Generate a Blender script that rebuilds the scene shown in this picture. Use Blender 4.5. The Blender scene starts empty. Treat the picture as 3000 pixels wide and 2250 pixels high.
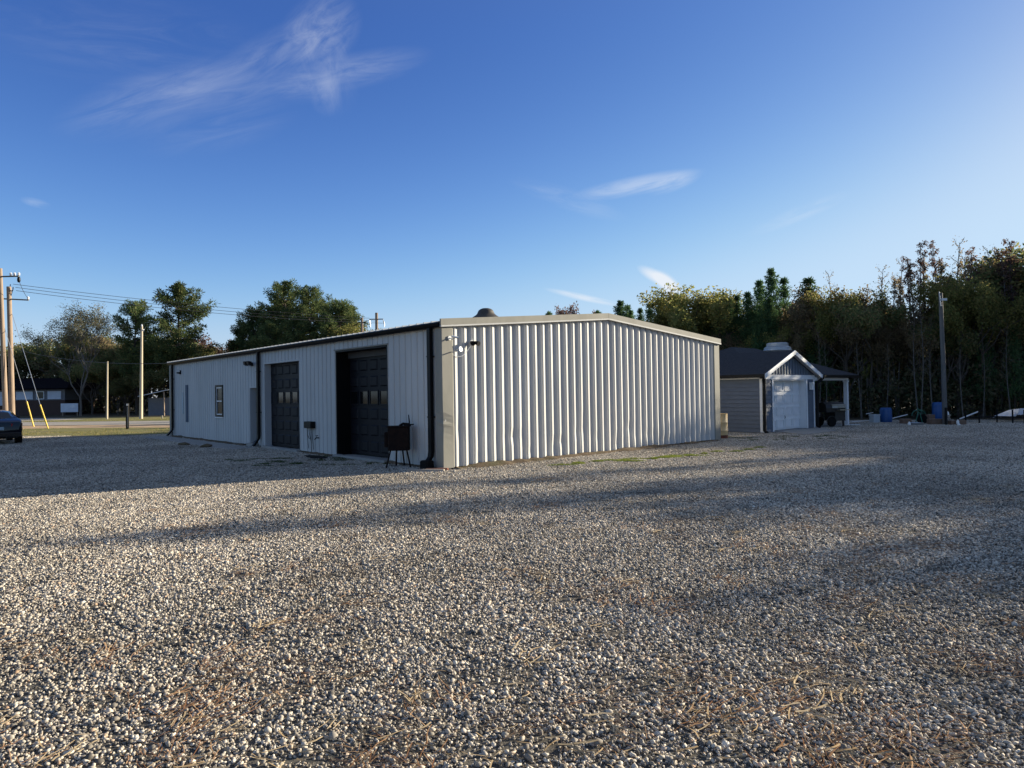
import bpy, math, random
import numpy as np
from mathutils import Vector, Matrix, noise as mnoise
R_ = math.radians
scene = bpy.context.scene
COL = scene.collection
rng = np.random.default_rng(7)
random.seed(7)

# ------------------------------------------------------------------ helpers
class MB:
    def __init__(s): s.v = []; s.f = []
    def quad(s, a, b, c, d):
        n = len(s.v); s.v += [tuple(a), tuple(b), tuple(c), tuple(d)]; s.f.append((n, n+1, n+2, n+3))
    def poly(s, pts):
        n = len(s.v); s.v += [tuple(p) for p in pts]; s.f.append(tuple(range(n, n+len(pts))))
    def box(s, x0, x1, y0, y1, z0, z1):
        n = len(s.v)
        s.v += [(x0,y0,z0),(x1,y0,z0),(x1,y1,z0),(x0,y1,z0),(x0,y0,z1),(x1,y0,z1),(x1,y1,z1),(x0,y1,z1)]
        s.f += [tuple(n+i for i in q) for q in ((3,2,1,0),(4,5,6,7),(0,1,5,4),(1,2,6,5),(2,3,7,6),(3,0,4,7))]
    def bevbox(s, x0, x1, y0, y1, z0, z1, b):
        """box with chamfered vertical and top edges"""
        ring = lambda i, z: [(x0+i+b,y0+i,z),(x1-i-b,y0+i,z),(x1-i,y0+i+b,z),(x1-i,y1-i-b,z),(x1-i-b,y1-i,z),(x0+i+b,y1-i,z),(x0+i,y1-i-b,z),(x0+i,y0+i+b,z)]
        s.loft([ring(0,z0), ring(0,z1-b), ring(b*.7,z1)])
    def hexa(s, p):
        n = len(s.v); s.v += [tuple(q) for q in p]
        s.f += [tuple(n+i for i in q) for q in ((3,2,1,0),(4,5,6,7),(0,1,5,4),(1,2,6,5),(2,3,7,6),(3,0,4,7))]
    def loft(s, rings, cap=True, closed=True):
        n0 = len(s.v); m = len(rings[0])
        for r in rings: s.v += [tuple(p) for p in r]
        for k in range(len(rings)-1):
            for i in range(m if closed else m-1):
                j = (i+1) % m
                s.f.append((n0+k*m+i, n0+k*m+j, n0+(k+1)*m+j, n0+(k+1)*m+i))
        if cap:
            s.f.append(tuple(n0+i for i in reversed(range(m))))
            s.f.append(tuple(n0+(len(rings)-1)*m+i for i in range(m)))
    def tube(s, pts, rad, n=6, cap=True):
        pts = [Vector(p) for p in pts]
        if not isinstance(rad, (list, tuple)): rad = [rad]*len(pts)
        rings = []
        ref = None
        for i, p in enumerate(pts):
            t = (pts[min(i+1,len(pts)-1)] - pts[max(i-1,0)])
            t = t.normalized() if t.length > 1e-9 else Vector((0,0,1))
            if ref is None:
                ref = Vector((1,0,0)) if abs(t.x) < .8 else Vector((0,1,0))
            a = (ref - t*ref.dot(t)).normalized(); b = t.cross(a); ref = a
            rings.append([p + (a*math.cos(2*math.pi*k/n) + b*math.sin(2*math.pi*k/n))*rad[i] for k in range(n)])
        s.loft(rings, cap)
    def lathe(s, prof, n=24, c=(0,0,0), cap=True):
        s.loft([[(c[0]+r*math.cos(2*math.pi*k/n), c[1]+r*math.sin(2*math.pi*k/n), c[2]+z) for k in range(n)] for r, z in prof], cap)
    def disc(s, c, nrm, r, th, n=20):
        nrm = Vector(nrm).normalized(); c = Vector(c)
        s.tube([c, c+nrm*th], r, n)
    def build(s, name, mat, parent=None, smooth=False, loc=None, rotz=0.0):
        me = bpy.data.meshes.new(name); me.from_pydata(s.v, [], s.f); me.update()
        o = bpy.data.objects.new(name, me); COL.objects.link(o)
        if mat: me.materials.append(mat)
        if smooth:
            me.polygons.foreach_set('use_smooth', [True]*len(me.polygons))
            try: me.set_sharp_from_angle(angle=R_(40))
            except Exception: pass
        if parent: o.parent = parent
        if loc is not None: o.location = loc
        o.rotation_euler[2] = rotz
        return o

def np_mesh(name, V, Q, mat):
    """mesh from numpy arrays: V (n,3), Q (m,k)"""
    me = bpy.data.meshes.new(name); k = Q.shape[1]
    me.vertices.add(len(V)); me.vertices.foreach_set('co', V.astype(np.float32).ravel())
    me.loops.add(Q.size); me.loops.foreach_set('vertex_index', Q.astype(np.int32).ravel())
    me.polygons.add(len(Q)); me.polygons.foreach_set('loop_start', np.arange(0, Q.size, k, dtype=np.int32))
    me.update(calc_edges=True); me.validate()
    if mat: me.materials.append(mat)
    return me

def tag(o, label, cat, group=None, kind=None):
    o['label'] = label; o['category'] = cat
    if group: o['group'] = group
    if kind: o['kind'] = kind
    return o
def struct(o): o['kind'] = 'structure'; return o
def thing(name, label, cat, loc=(0,0,0), rotz=0, group=None):
    o = bpy.data.objects.new(name, None); COL.objects.link(o); o.empty_display_size = .2
    o.location = loc; o.rotation_euler = (0,0,rotz)
    return tag(o, label, cat, group)
def obj(name, me, parent=None, loc=None):
    o = bpy.data.objects.new(name, me); COL.objects.link(o)
    if parent: o.parent = parent
    if loc is not None: o.location = loc
    return o
def dup(root, loc, rotz=0, scale=1, label=None, cat=None, group=None):
    r = root.copy(); COL.objects.link(r); r.location = loc; r.rotation_euler = (0,0,rotz)
    r.scale = (scale,)*3 if not isinstance(scale, tuple) else scale
    if label: tag(r, label, cat or root['category'], group)
    for ch in list(root.children):
        c = ch.copy(); COL.objects.link(c); c.parent = r
        for g in list(ch.children):
            d = g.copy(); COL.objects.link(d); d.parent = c
    return r

# ------------------------------------------------------------------ materials
def mat(name, col, rough=.6, metal=0, noise=0, nscale=8, bump=0, bscale=40, spec=.5, stretch=None, col2=None, thresh=None):
    m = bpy.data.materials.new(name); m.use_nodes = True
    nt = m.node_tree; b = nt.nodes['Principled BSDF']
    b.inputs['Base Color'].default_value = (*col, 1); b.inputs['Roughness'].default_value = rough
    b.inputs['Metallic'].default_value = metal; b.inputs['Specular IOR Level'].default_value = spec
    co = nt.nodes.new('ShaderNodeTexCoord')
    src = co.outputs['Object']
    if stretch:
        mp = nt.nodes.new('ShaderNodeMapping'); mp.inputs['Scale'].default_value = stretch
        nt.links.new(src, mp.inputs[0]); src = mp.outputs[0]
    if noise or col2:
        n = nt.nodes.new('ShaderNodeTexNoise'); n.inputs['Scale'].default_value = nscale; n.inputs['Detail'].default_value = 6
        n.inputs['Roughness'].default_value = .65
        nt.links.new(src, n.inputs['Vector'])
        r = nt.nodes.new('ShaderNodeValToRGB')
        lo, hi = thresh or (.3, .7)
        r.color_ramp.elements[0].position = lo; r.color_ramp.elements[1].position = hi
        c0 = tuple(max(0, c*(1-noise)) for c in col); c1 = col2 or tuple(min(1, c*(1+noise)) for c in col)
        r.color_ramp.elements[0].color = (*c0, 1); r.color_ramp.elements[1].color = (*c1, 1)
        nt.links.new(n.outputs['Fac'], r.inputs[0]); nt.links.new(r.outputs[0], b.inputs['Base Color'])
    if bump:
        n2 = nt.nodes.new('ShaderNodeTexNoise'); n2.inputs['Scale'].default_value = bscale; n2.inputs['Detail'].default_value = 5
        nt.links.new(src, n2.inputs['Vector'])
        bp = nt.nodes.new('ShaderNodeBump'); bp.inputs['Strength'].default_value = bump; bp.inputs['Distance'].default_value = .02
        nt.links.new(n2.outputs['Fac'], bp.inputs['Height']); nt.links.new(bp.outputs[0], b.inputs['Normal'])
    return m

def leaf_mat(name, cols, transl=.45, rough=.7):
    """leaf colour varies leaf by leaf; light also passes through the leaf"""
    m = bpy.data.materials.new(name); m.use_nodes = True; nt = m.node_tree
    for n in list(nt.nodes): nt.nodes.remove(n)
    out = nt.nodes.new('ShaderNodeOutputMaterial'); mix = nt.nodes.new('ShaderNodeMixShader')
    d = nt.nodes.new('ShaderNodeBsdfDiffuse'); t = nt.nodes.new('ShaderNodeBsdfTranslucent')
    g = nt.nodes.new('ShaderNodeNewGeometry'); oi = nt.nodes.new('ShaderNodeObjectInfo')
    r = nt.nodes.new('ShaderNodeValToRGB'); cr = r.color_ramp
    while len(cr.elements) < len(cols): cr.elements.new(.5)
    for i, c in enumerate(cols):
        cr.elements[i].position = i/(len(cols)-1); cr.elements[i].color = (*c, 1)
    hs = nt.nodes.new('ShaderNodeHueSaturation')
    mr = nt.nodes.new('ShaderNodeMapRange'); mr.inputs['To Min'].default_value = .7; mr.inputs['To Max'].default_value = 1.25
    nt.links.new(oi.outputs['Random'], mr.inputs['Value']); nt.links.new(mr.outputs[0], hs.inputs['Value'])
    nt.links.new(g.outputs['Random Per Island'], r.inputs[0]); nt.links.new(r.outputs[0], hs.inputs['Color'])
    nt.links.new(hs.outputs[0], d.inputs['Color']); nt.links.new(hs.outputs[0], t.inputs['Color'])
    mix.inputs[0].default_value = transl
    nt.links.new(d.outputs[0], mix.inputs[1]); nt.links.new(t.outputs[0], mix.inputs[2]); nt.links.new(mix.outputs[0], out.inputs[0])
    return m

M = dict(
    white_metal = mat('painted_white_steel', (.50,.497,.48), .62, 0, .09, 1.3, .04, 6, spec=.15, stretch=(1,1,.25)),
    tan_trim = mat('stone_coloured_trim', (.27,.26,.225), .65, 0, .12, 2.2, .05, 9, spec=.12, stretch=(1,1,.4)),
    black_metal = mat('black_metal', (.0045,.0045,.005), .5, 0, .3, 6, spec=.2),
    door_black = mat('dark_garage_door', (.0065,.0065,.010), .55, 0, .2, 3, spec=.22),
    roof_metal = mat('galvanised_roof', (.42,.43,.43), .38, .35, .12, 2),
    glass = mat('dark_glass', (.004,.005,.006), .08, 0, spec=.35),
    window_glass = mat('window_glass', (.004,.005,.006), .18, 0, spec=.12),
    blue_glass = mat('tinted_panel', (.035,.075,.13), .6, spec=.2),
    white_paint = mat('white_trim_paint', (.80,.80,.79), .5, 0, .05, 3, .03, 20),
    white_plastic = mat('white_plastic', (.78,.78,.75), .4),
    concrete = mat('concrete', (.30,.29,.27), .85, 0, .2, 3, .3, 60),
    siding = mat('grey_blue_siding', (.10,.125,.165), .6, 0, .12, 2.5, .08, 30, stretch=(1,1,4)),
    batten = mat('dark_board_siding', (.14,.17,.21), .6, 0, .12, 3),
    shingle = mat('dark_shingles', (.020,.020,.024), .9, 0, .45, 9, .6, 45),
    rust = mat('rusty_black_steel', (.006,.005,.005), .8, .0, .3, 6, .2, 40, spec=.15, col2=(.020,.010,.007)),
    wood_pole = mat('weathered_pole_wood', (.27,.20,.145), .85, 0, .25, 3, .3, 20, stretch=(4,4,.3)),
    grey_pole = mat('grey_pole_wood', (.115,.112,.105), .85, 0, .25, 3, .3, 20, stretch=(4,4,.3)),
    pale_pole = mat('pale_pole_wood', (.48,.41,.30), .8, 0, .2, 3, .2, 20, stretch=(4,4,.3)),
    yellow = mat('yellow_plastic', (.75,.50,.03), .45),
    wire = mat('cable', (.03,.03,.032), .5),
    steel = mat('galvanised_steel', (.45,.46,.47), .35, .6, .1, 5),
    porcelain = mat('porcelain', (.8,.8,.82), .2),
    car_paint = mat('dark_blue_car_paint', (.003,.0035,.008), .14, 0, spec=.4),
    tail = mat('red_lamp_lens', (.28,.01,.012), .15),
    rubber = mat('rubber', (.007,.007,.007), .85, spec=.15),
    brick = mat('dark_brick', (.075,.042,.032), .85, 0, .35, 14, .3, 40, stretch=(1,1,3)),
    house_wall = mat('grey_house_wall', (.16,.16,.17), .7, 0, .1, 3),
    house_roof = mat('old_dark_roof', (.007,.006,.009), .95, 0, .4, 6, spec=.05),
    pale_panel = mat('pale_painted_board', (.62,.65,.70), .6, 0, .1, 2),
    sign_pale = mat('sign_lettering_pale', (.85,.84,.80), .5),
    blue_drum = mat('blue_drum_plastic', (.012,.075,.24), .42, 0, .12, 4),
    cream = mat('cream_drum_paint', (.60,.43,.21), .55, 0, .18, 3, .1, 12, stretch=(1,1,.4)),
    drum_rust = mat('drum_rust', (.12,.035,.018), .85, 0, .3, 8),
    cardboard = mat('brown_cardboard', (.17,.105,.07), .8, 0, .2, 5),
    plank = mat('weathered_plank', (.36,.31,.26), .8, 0, .25, 4, .2, 30, stretch=(.4,4,4)),
    red_plank = mat('reddish_plank', (.26,.10,.06), .8, 0, .25, 5),
    sheet_white = mat('white_sheet_metal', (.62,.65,.70), .4, 0, .05, 3),
    foam = mat('pale_grey_foam', (.42,.46,.48), .7, 0, .1, 5),
    green_hose = mat('green_hose', (.03,.15,.10), .4),
    smoke_steel = mat('smoked_steel', (.022,.02,.019), .5, .3, .3, 5),
    bare_steel = mat('worn_steel_lid', (.34,.31,.25), .38, .55, .2, 5),
    vent_steel = mat('vent_galvanised', (.36,.37,.38), .45, .4, .15, 4),
    dome = mat('dark_roof_dome', (.05,.043,.036), .6, 0, .25, 8),
    header = mat('dark_header_board', (.06,.058,.06), .7, 0, .2, 4),
    faded = mat('faded_teal_paint', (.34,.42,.45), .6, 0, .25, 9),
    bark = mat('bark', (.075,.058,.045), .9, 0, .35, 6, .4, 20, stretch=(3,3,.6)),
    bark_pale = mat('pale_bark', (.125,.11,.095), .9, 0, .35, 6, .3, 20, stretch=(3,3,.6)),
    twig = mat('grey_twigs', (.16,.13,.11), .9),
)
L_pine = leaf_mat('pine_needles', [(0.052,0.089,0.041),(0.089,0.136,0.056),(0.144,0.181,0.073),(0.221,0.221,0.091)], 0.35)
L_young = leaf_mat('young_pine_needles', [(0.054,0.109,0.054),(0.090,0.164,0.071),(0.149,0.208,0.084)], 0.35)
L_olive = leaf_mat('olive_autumn_leaves', [(0.115,0.135,0.046),(0.196,0.203,0.068),(0.270,0.257,0.084),(0.297,0.236,0.095)], .55)
L_brown = leaf_mat('brown_autumn_leaves', [(0.169,0.130,0.081),(0.234,0.176,0.104),(0.286,0.221,0.137),(0.182,0.169,0.081)], .55)
L_red = leaf_mat('red_autumn_leaves', [(.13,.075,.062),(.17,.10,.082),(.21,.14,.115),(.14,.10,.075)], .45)
L_dull = leaf_mat('dull_green_leaves', [(0.101,0.143,0.061),(0.168,0.201,0.082),(0.269,0.251,0.101),(0.337,0.236,0.118)], 0.5)
L_grey = leaf_mat('grey_green_leaves', [(0.182,0.203,0.122),(0.283,0.294,0.173),(0.345,0.304,0.182),(0.243,0.182,0.122)], .4)
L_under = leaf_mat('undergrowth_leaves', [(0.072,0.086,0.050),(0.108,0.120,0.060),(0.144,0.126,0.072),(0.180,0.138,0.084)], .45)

# ------------------------------------------------------------------ camera  (24 mm equivalent, eye height 1.75 m, slight roll)
H = 1.75
pit, rho = math.atan(25/2000), R_(.94)
f = Vector((0, math.cos(pit), math.sin(pit))); r0 = Vector((1,0,0)); u0 = Vector((0,-math.sin(pit), math.cos(pit)))
Rv = r0*math.cos(rho) - u0*math.sin(rho); Uv = r0*math.sin(rho) + u0*math.cos(rho)
cam = bpy.data.cameras.new('camera'); cam.lens = 24; cam.sensor_width = 36; cam.clip_end = 2000; cam.clip_start = .05
co = bpy.data.objects.new('camera', cam); COL.objects.link(co)
mw = Matrix.Identity(4)
for i in range(3):
    mw[i][0], mw[i][1], mw[i][2] = Rv[i], Uv[i], -f[i]
mw[0][3], mw[1][3], mw[2][3] = 0, 0, H
co.matrix_world = mw; scene.camera = co
def at(px, depth):            # a column of the photograph and a distance -> ground position
    return (px-1500)/2000*depth, depth
def hz(px): return 1150 - .0164*(px-1500)      # horizon row at a column
def zat(px, py, depth): return H + (hz(px)-py)*depth/2000

# ------------------------------------------------------------------ light
AZ, EL = 65.5, 14.5
S = Vector((math.sin(R_(AZ))*math.cos(R_(EL)), math.cos(R_(AZ))*math.cos(R_(EL)), math.sin(R_(EL))))
sun = bpy.data.lights.new('sun', 'SUN'); sun.energy = 5.0; sun.angle = R_(.53); sun.color = (1, .89, .69)
so = bpy.data.objects.new('sun', sun); COL.objects.link(so); so.rotation_euler = (-S).to_track_quat('-Z','Y').to_euler(); so.location = (60, 30, 40)
w = bpy.data.worlds.new('World'); scene.world = w; w.use_nodes = True
nt = w.node_tree; bg = nt.nodes['Background']; bg.inputs['Strength'].default_value = .05
sky = nt.nodes.new('ShaderNodeTexSky'); sky.sky_type = 'NISHITA'; sky.sun_disc = False
sky.sun_elevation = R_(EL); sky.sun_rotation = R_(AZ); sky.altitude = 100; sky.air_density = 1.0; sky.dust_density = .6; sky.ozone_density = 3.0
def mth(op, a, b=None, c=None, clamp=False):
    n = nt.nodes.new('ShaderNodeMath'); n.operation = op; n.use_clamp = clamp
    for i, x in enumerate((a, b, c)):
        if x is None: continue
        if isinstance(x, (int, float)): n.inputs[i].default_value = x
        else: nt.links.new(x, n.inputs[i])
    return n.outputs[0]
tc = nt.nodes.new('ShaderNodeTexCoord'); sp = nt.nodes.new('ShaderNodeSeparateXYZ'); nt.links.new(tc.outputs['Generated'], sp.inputs[0])
az = mth('ARCTAN2', sp.outputs['X'], sp.outputs['Y']); el = mth('ARCSINE', sp.outputs['Z'])
def cirrus(a0, e0, rot, la, le, scale, sx, sy, seed, amt, lo=.42, hi=.78):
    """one patch of thin cloud in the sky: centre (azimuth, elevation, degrees), tilt, half sizes, noise stretch"""
    da = mth('MULTIPLY', mth('SUBTRACT', az, R_(a0)), math.cos(R_(e0))); de = mth('SUBTRACT', el, R_(e0))
    c, s = math.cos(R_(rot)), math.sin(R_(rot))
    U = mth('ADD', mth('MULTIPLY', da, c), mth('MULTIPLY', de, s)); V = mth('SUBTRACT', mth('MULTIPLY', de, c), mth('MULTIPLY', da, s))
    cb = nt.nodes.new('ShaderNodeCombineXYZ')
    nt.links.new(mth('MULTIPLY', U, sx), cb.inputs[0]); nt.links.new(mth('MULTIPLY', V, sy), cb.inputs[1]); cb.inputs[2].default_value = seed
    n = nt.nodes.new('ShaderNodeTexNoise'); n.inputs['Scale'].default_value = scale; n.inputs['Detail'].default_value = 6; n.inputs['Roughness'].default_value = .66
    n.inputs['Distortion'].default_value = .9
    nt.links.new(cb.outputs[0], n.inputs['Vector'])
    mr = nt.nodes.new('ShaderNodeMapRange'); mr.interpolation_type = 'SMOOTHSTEP'
    mr.inputs['From Min'].default_value = lo; mr.inputs['From Max'].default_value = hi
    nt.links.new(n.outputs['Fac'], mr.inputs['Value'])
    q = mth('ADD', mth('POWER', mth('DIVIDE', U, R_(la)), 2), mth('POWER', mth('DIVIDE', V, R_(le)), 2))
    fall = mth('SUBTRACT', 1, q, clamp=True); fall = mth('POWER', fall, 1.6)
    return mth('MULTIPLY', mth('MULTIPLY', mr.outputs[0], fall), amt)
CLOUDS = [   # az, el, tilt, half-length, half-width, noise scale, sx, sy, seed, amount
    (-27, 21.5, 27, 7.7, 2.2, 1, 7.7, 51, 1.3, 0.16, 0.21, 0.79),
    (-24, 22.9, 27, 4.95, 1.13, 1, 7.7, 61.2, 3.3, 0.118, 0.18, 0.74),
    (-18.6, 25.6, 31, 5.72, 1.78, 1, 9.9, 51, 4.1, 0.136, 0.23, 0.76),
    (-15.3, 27.4, 40, 3.52, 2.43, 1, 14.3, 40.8, 7.7, 0.29, 0.28, 0.79),
    (-15, 25.3, -75, 3.96, 2.6, 1, 13.2, 37.4, 8.8, 0.136, 0.31, 0.82),
    (-14.8, 23.2, 75, 1.76, 1.3, 1, 15.4, 44.2, 9.6, 0.172, 0.25, 0.79),
    (-12.6, 25, 15, 6.38, 1.38, 1, 9.9, 61.2, 9.1, 0.16, 0.23, 0.76),
    (-16.6, 23.7, 10, 2.64, 1.46, 1, 13.2, 51, 9.9, 0.142, 0.28, 0.79),
    (-20.6, 22.8, 19, 5.72, 1.3, 1, 8.8, 57.8, 2.7, 0.124, 0.23, 0.78),
    (-23, 20.1, 20, 6.6, 1.95, 1, 7.7, 47.6, 5.2, 0.077, 0.28, 0.82),
    (-29.5, 24.8, 8, 9.9, 3.57, 1, 7.7, 37.4, 6.4, 0.071, 0.33, 0.84),
    (10.6, 16.5, 7, 5.6, 0.85, 1, 8.8, 57.8, 11.2, 0.4, 0.18, 0.66),
    (13.6, 16.5, 14, 2.4, 0.8, 1, 11, 57.8, 11.9, 0.32, 0.23, 0.66),
    (5, 15.7, -20, 5.4, 1, 1, 8.8, 54.4, 12.2, 0.144, 0.28, 0.74),
    (12.2, 9.2, -30, 2, 0.6, 1, 9.9, 51, 13.4, 0.95, 0.08, 0.5),
    (13.2, 8.3, -50, 2, 0.85, 1, 9.9, 44.2, 17.4, 0.95, 0.08, 0.55),
    (6.1, 7.8, -14, 3.6, 0.34, 1, 8.8, 74.8, 14.4, 0.68, 0.13, 0.58),
    (23, 13.2, 17, 4.2, 0.7, 1, 8.8, 57.8, 15.9, 0.208, 0.25, 0.74),
    (-34.8, 13.4, -8, 1, 0.36, 1, 17.6, 68, 16.5, 0.208, 0.23, 0.7),
]
tot = None
for c_ in CLOUDS:
    x_ = cirrus(*c_); tot = x_ if tot is None else mth('ADD', tot, x_)
tot = mth('MINIMUM', tot, .92)
# deeper blue overhead, paler towards the horizon: response of clear dry autumn air
sr = nt.nodes.new('ShaderNodeSeparateColor'); nt.links.new(sky.outputs[0], sr.inputs[0])
lowb = mth('ADD', mth('MULTIPLY', mth('POWER', mth('SUBTRACT', 1, mth('DIVIDE', el, R_(27)), clamp=True), 1.8), .75), 1)
cc = nt.nodes.new('ShaderNodeCombineColor')
for i_, (a_, p_) in enumerate(((2.34,1.50),(1.60,1.27),(1.40,.85))):
    v_ = mth('MULTIPLY', mth('POWER', mth('MULTIPLY', sr.outputs[i_], .11), p_), a_/.11)
    v_ = mth('MULTIPLY', v_, lowb); cap_ = (5.2, 7.0, 8.9)[i_]      # soft ceiling towards the sun
    nt.links.new(mth('MULTIPLY', v_, mth('POWER', mth('ADD', 1, mth('POWER', mth('DIVIDE', v_, cap_), 4)), -.25)), cc.inputs[i_])
# high overhead (above the view) the air is paler than this deep blue
hi_ = nt.nodes.new('ShaderNodeMapRange'); hi_.interpolation_type = 'SMOOTHSTEP'; hi_.inputs['From Min'].default_value = R_(27); hi_.inputs['From Max'].default_value = R_(55)
nt.links.new(el, hi_.inputs['Value'])
zm = nt.nodes.new('ShaderNodeMix'); zm.data_type = 'RGBA'; zm.inputs[7].default_value = (1.75, 2.25, 3.1, 1)
nt.links.new(hi_.outputs[0], zm.inputs[0]); nt.links.new(cc.outputs[0], zm.inputs[6])
mx = nt.nodes.new('ShaderNodeMix'); mx.data_type = 'RGBA'; mx.inputs[7].default_value = (7.6, 8.0, 8.6, 1)
nt.links.new(tot, mx.inputs[0]); nt.links.new(zm.outputs[2], mx.inputs[6]); nt.links.new(mx.outputs[2], bg.inputs['Color'])
scene.view_settings.view_transform = 'Standard'; scene.view_settings.look = 'None'; scene.view_settings.exposure = 1.15; scene.view_settings.gamma = 1

# ------------------------------------------------------------------ ground
def ground_mat(name, c0, c1, c2, s1, s2, bump=.5, bscale=30):
    m = bpy.data.materials.new(name); m.use_nodes = True; n = m.node_tree; b = n.nodes['Principled BSDF']; b.inputs['Roughness'].default_value = .95
    b.inputs['Specular IOR Level'].default_value = .15
    tcn = n.nodes.new('ShaderNodeTexCoord')
    def noise(s):
        x = n.nodes.new('ShaderNodeTexNoise'); x.inputs['Scale'].default_value = s; x.inputs['Detail'].default_value = 8; x.inputs['Roughness'].default_value = .65
        n.links.new(tcn.outputs['Object'], x.inputs['Vector']); return x.outputs['Fac']
    r = n.nodes.new('ShaderNodeValToRGB'); r.color_ramp.elements[0].position = .35; r.color_ramp.elements[1].position = .65
    r.color_ramp.elements[0].color = (*c0,1); r.color_ramp.elements[1].color = (*c1,1); n.links.new(noise(s1), r.inputs[0])
    r2 = n.nodes.new('ShaderNodeValToRGB'); r2.color_ramp.elements[0].position = .5; r2.color_ramp.elements[1].position = .72
    n.links.new(noise(s2), r2.inputs[0])
    mxx = n.nodes.new('ShaderNodeMix'); mxx.data_type = 'RGBA'; n.links.new(r2.outputs[0], mxx.inputs[0]); n.links.new(r.outputs[0], mxx.inputs[6]); mxx.inputs[7].default_value = (*c2,1)
    n.links.new(mxx.outputs[2], b.inputs['Base Color'])
    bp = n.nodes.new('ShaderNodeBump'); bp.inputs['Strength'].default_value = bump; bp.inputs['Distance'].default_value = .03
    n.links.new(noise(bscale), bp.inputs['Height']); n.links.new(bp.outputs[0], b.inputs['Normal'])
    return m
m_soil = ground_mat('leafy_soil', (.05,.042,.03), (.085,.068,.045), (.06,.065,.03), 1.2, .35)
m_gravel = ground_mat('gravel_dust', (.105,.095,.08), (.17,.155,.132), (.14,.11,.08), 6, .3, .9, 45)
m_verge = ground_mat('dry_lawn', (.15,.155,.055), (.25,.22,.09), (.32,.25,.13), 2.5, .4, .8, 12)
m_clay = ground_mat('bare_clay', (.42,.28,.17), (.56,.41,.27), (.32,.21,.13), 1.5, .6, .6, 14)
m_road = ground_mat('worn_asphalt', (.33,.30,.265), (.40,.365,.32), (.29,.265,.24), 8, .5, .3, 60)
def sheet(name, pts, z, m):
    b = MB(); b.poly([(x, y, z) for x, y in pts]); o = b.build(name, m); return struct(o)
b = MB(); n = 12
for i in range(n):
    for j in range(n):
        x0, x1 = -500+1000*i/n, -500+1000*(i+1)/n; y0, y1 = -200+1000*j/n, -200+1000*(j+1)/n
        b.quad((x0,y0,0),(x1,y0,0),(x1,y1,0),(x0,y1,0))
struct(b.build('ground', m_soil))
rx = lambda x: 46.8 - (x+30)*.16        # near edge of the road beyond the yard
def strip_pts(x0, x1, d0, d1, wob=0, seed=0):
    g = np.random.default_rng(seed); k = 40
    xs = np.linspace(x0, x1, k)
    a = [(x, rx(x)+d0+g.uniform(-wob, wob)) for x in xs]; c = [(x, rx(x)+d1+g.uniform(-wob, wob)) for x in xs[::-1]]
    return a + c
sheet('verge_lawn', strip_pts(-120, -3.0, -13.0, -3.2, .35, 3), .004, m_verge)
sheet('clay_shoulder', strip_pts(-120, -3.0, -4.6, -.6, .5, 4), .008, m_clay)
sheet('road', strip_pts(-160, 6, 0, 6.6, .04, 5), .010, m_road)
sheet('far_verge', strip_pts(-160, 6, 6.9, 17, .5, 6), .006, m_verge)
sheet('driveway', [(-61,57),(-41,56),(-37.5,60),(-44,66),(-62,70)], .0125, m_road)
sheet('gravel_lot', [(-45,-12),(42,-12),(42,14),(33,24),(26,32.5),(20,35.2),(15,37),(5,41),(-5,41),(-8,34),(-19.8,32.6),(-27,34),(-50,36)], .016, m_gravel)

# ------------------------------------------------------------------ gravel stones
def stone_mat():
    m = bpy.data.materials.new('crushed_stone'); m.use_nodes = True; n = m.node_tree; b = n.nodes['Principled BSDF']
    b.inputs['Roughness'].default_value = .85; b.inputs['Specular IOR Level'].default_value = .25
    g = n.nodes.new('ShaderNodeNewGeometry'); r = n.nodes.new('ShaderNodeValToRGB'); cr = r.color_ramp
    cols = [(0,(.10,.09,.078)),(.22,(.23,.205,.172)),(.45,(.41,.365,.305)),(.70,(.56,.50,.415)),(.86,(.71,.64,.535)),(.94,(.42,.28,.18)),(1,(.80,.745,.64))]
    while len(cr.elements) < len(cols): cr.elements.new(.5)
    for e, (p, c) in zip(cr.elements, cols): e.position = p; e.color = (*c, 1)
    n.links.new(g.outputs['Random Per Island'], r.inputs[0])
    nz = n.nodes.new('ShaderNodeTexNoise'); nz.inputs['Scale'].default_value = .32; nz.inputs['Detail'].default_value = 4
    n.links.new(g.outputs['Position'], nz.inputs['Vector'])
    mr = n.nodes.new('ShaderNodeMapRange'); mr.inputs['From Min'].default_value = .3; mr.inputs['From Max'].default_value = .7; mr.inputs['To Min'].default_value = .70; mr.inputs['To Max'].default_value = 1.16
    n.links.new(nz.outputs['Fac'], mr.inputs['Value'])
    hs = n.nodes.new('ShaderNodeHueSaturation'); n.links.new(r.outputs[0], hs.inputs['Color']); n.links.new(mr.outputs[0], hs.inputs['Value'])
    n.links.new(hs.outputs[0], b.inputs['Base Color'])
    return m
ms = stone_mat()
t_ = (1+5**.5)/2
ICO_V = np.array([(-1,t_,0),(1,t_,0),(-1,-t_,0),(1,-t_,0),(0,-1,t_),(0,1,t_),(0,-1,-t_),(0,1,-t_),(t_,0,-1),(t_,0,1),(-t_,0,-1),(-t_,0,1)])/math.sqrt(1+t_*t_)
ICO_F = np.array([(0,11,5),(0,5,1),(0,1,7),(0,7,10),(0,10,11),(1,5,9),(5,11,4),(11,10,2),(10,7,6),(7,1,8),(3,9,4),(3,4,2),(3,2,6),(3,6,8),(3,8,9),(4,9,5),(2,4,11),(6,2,10),(8,6,7),(9,8,1)])
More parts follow.
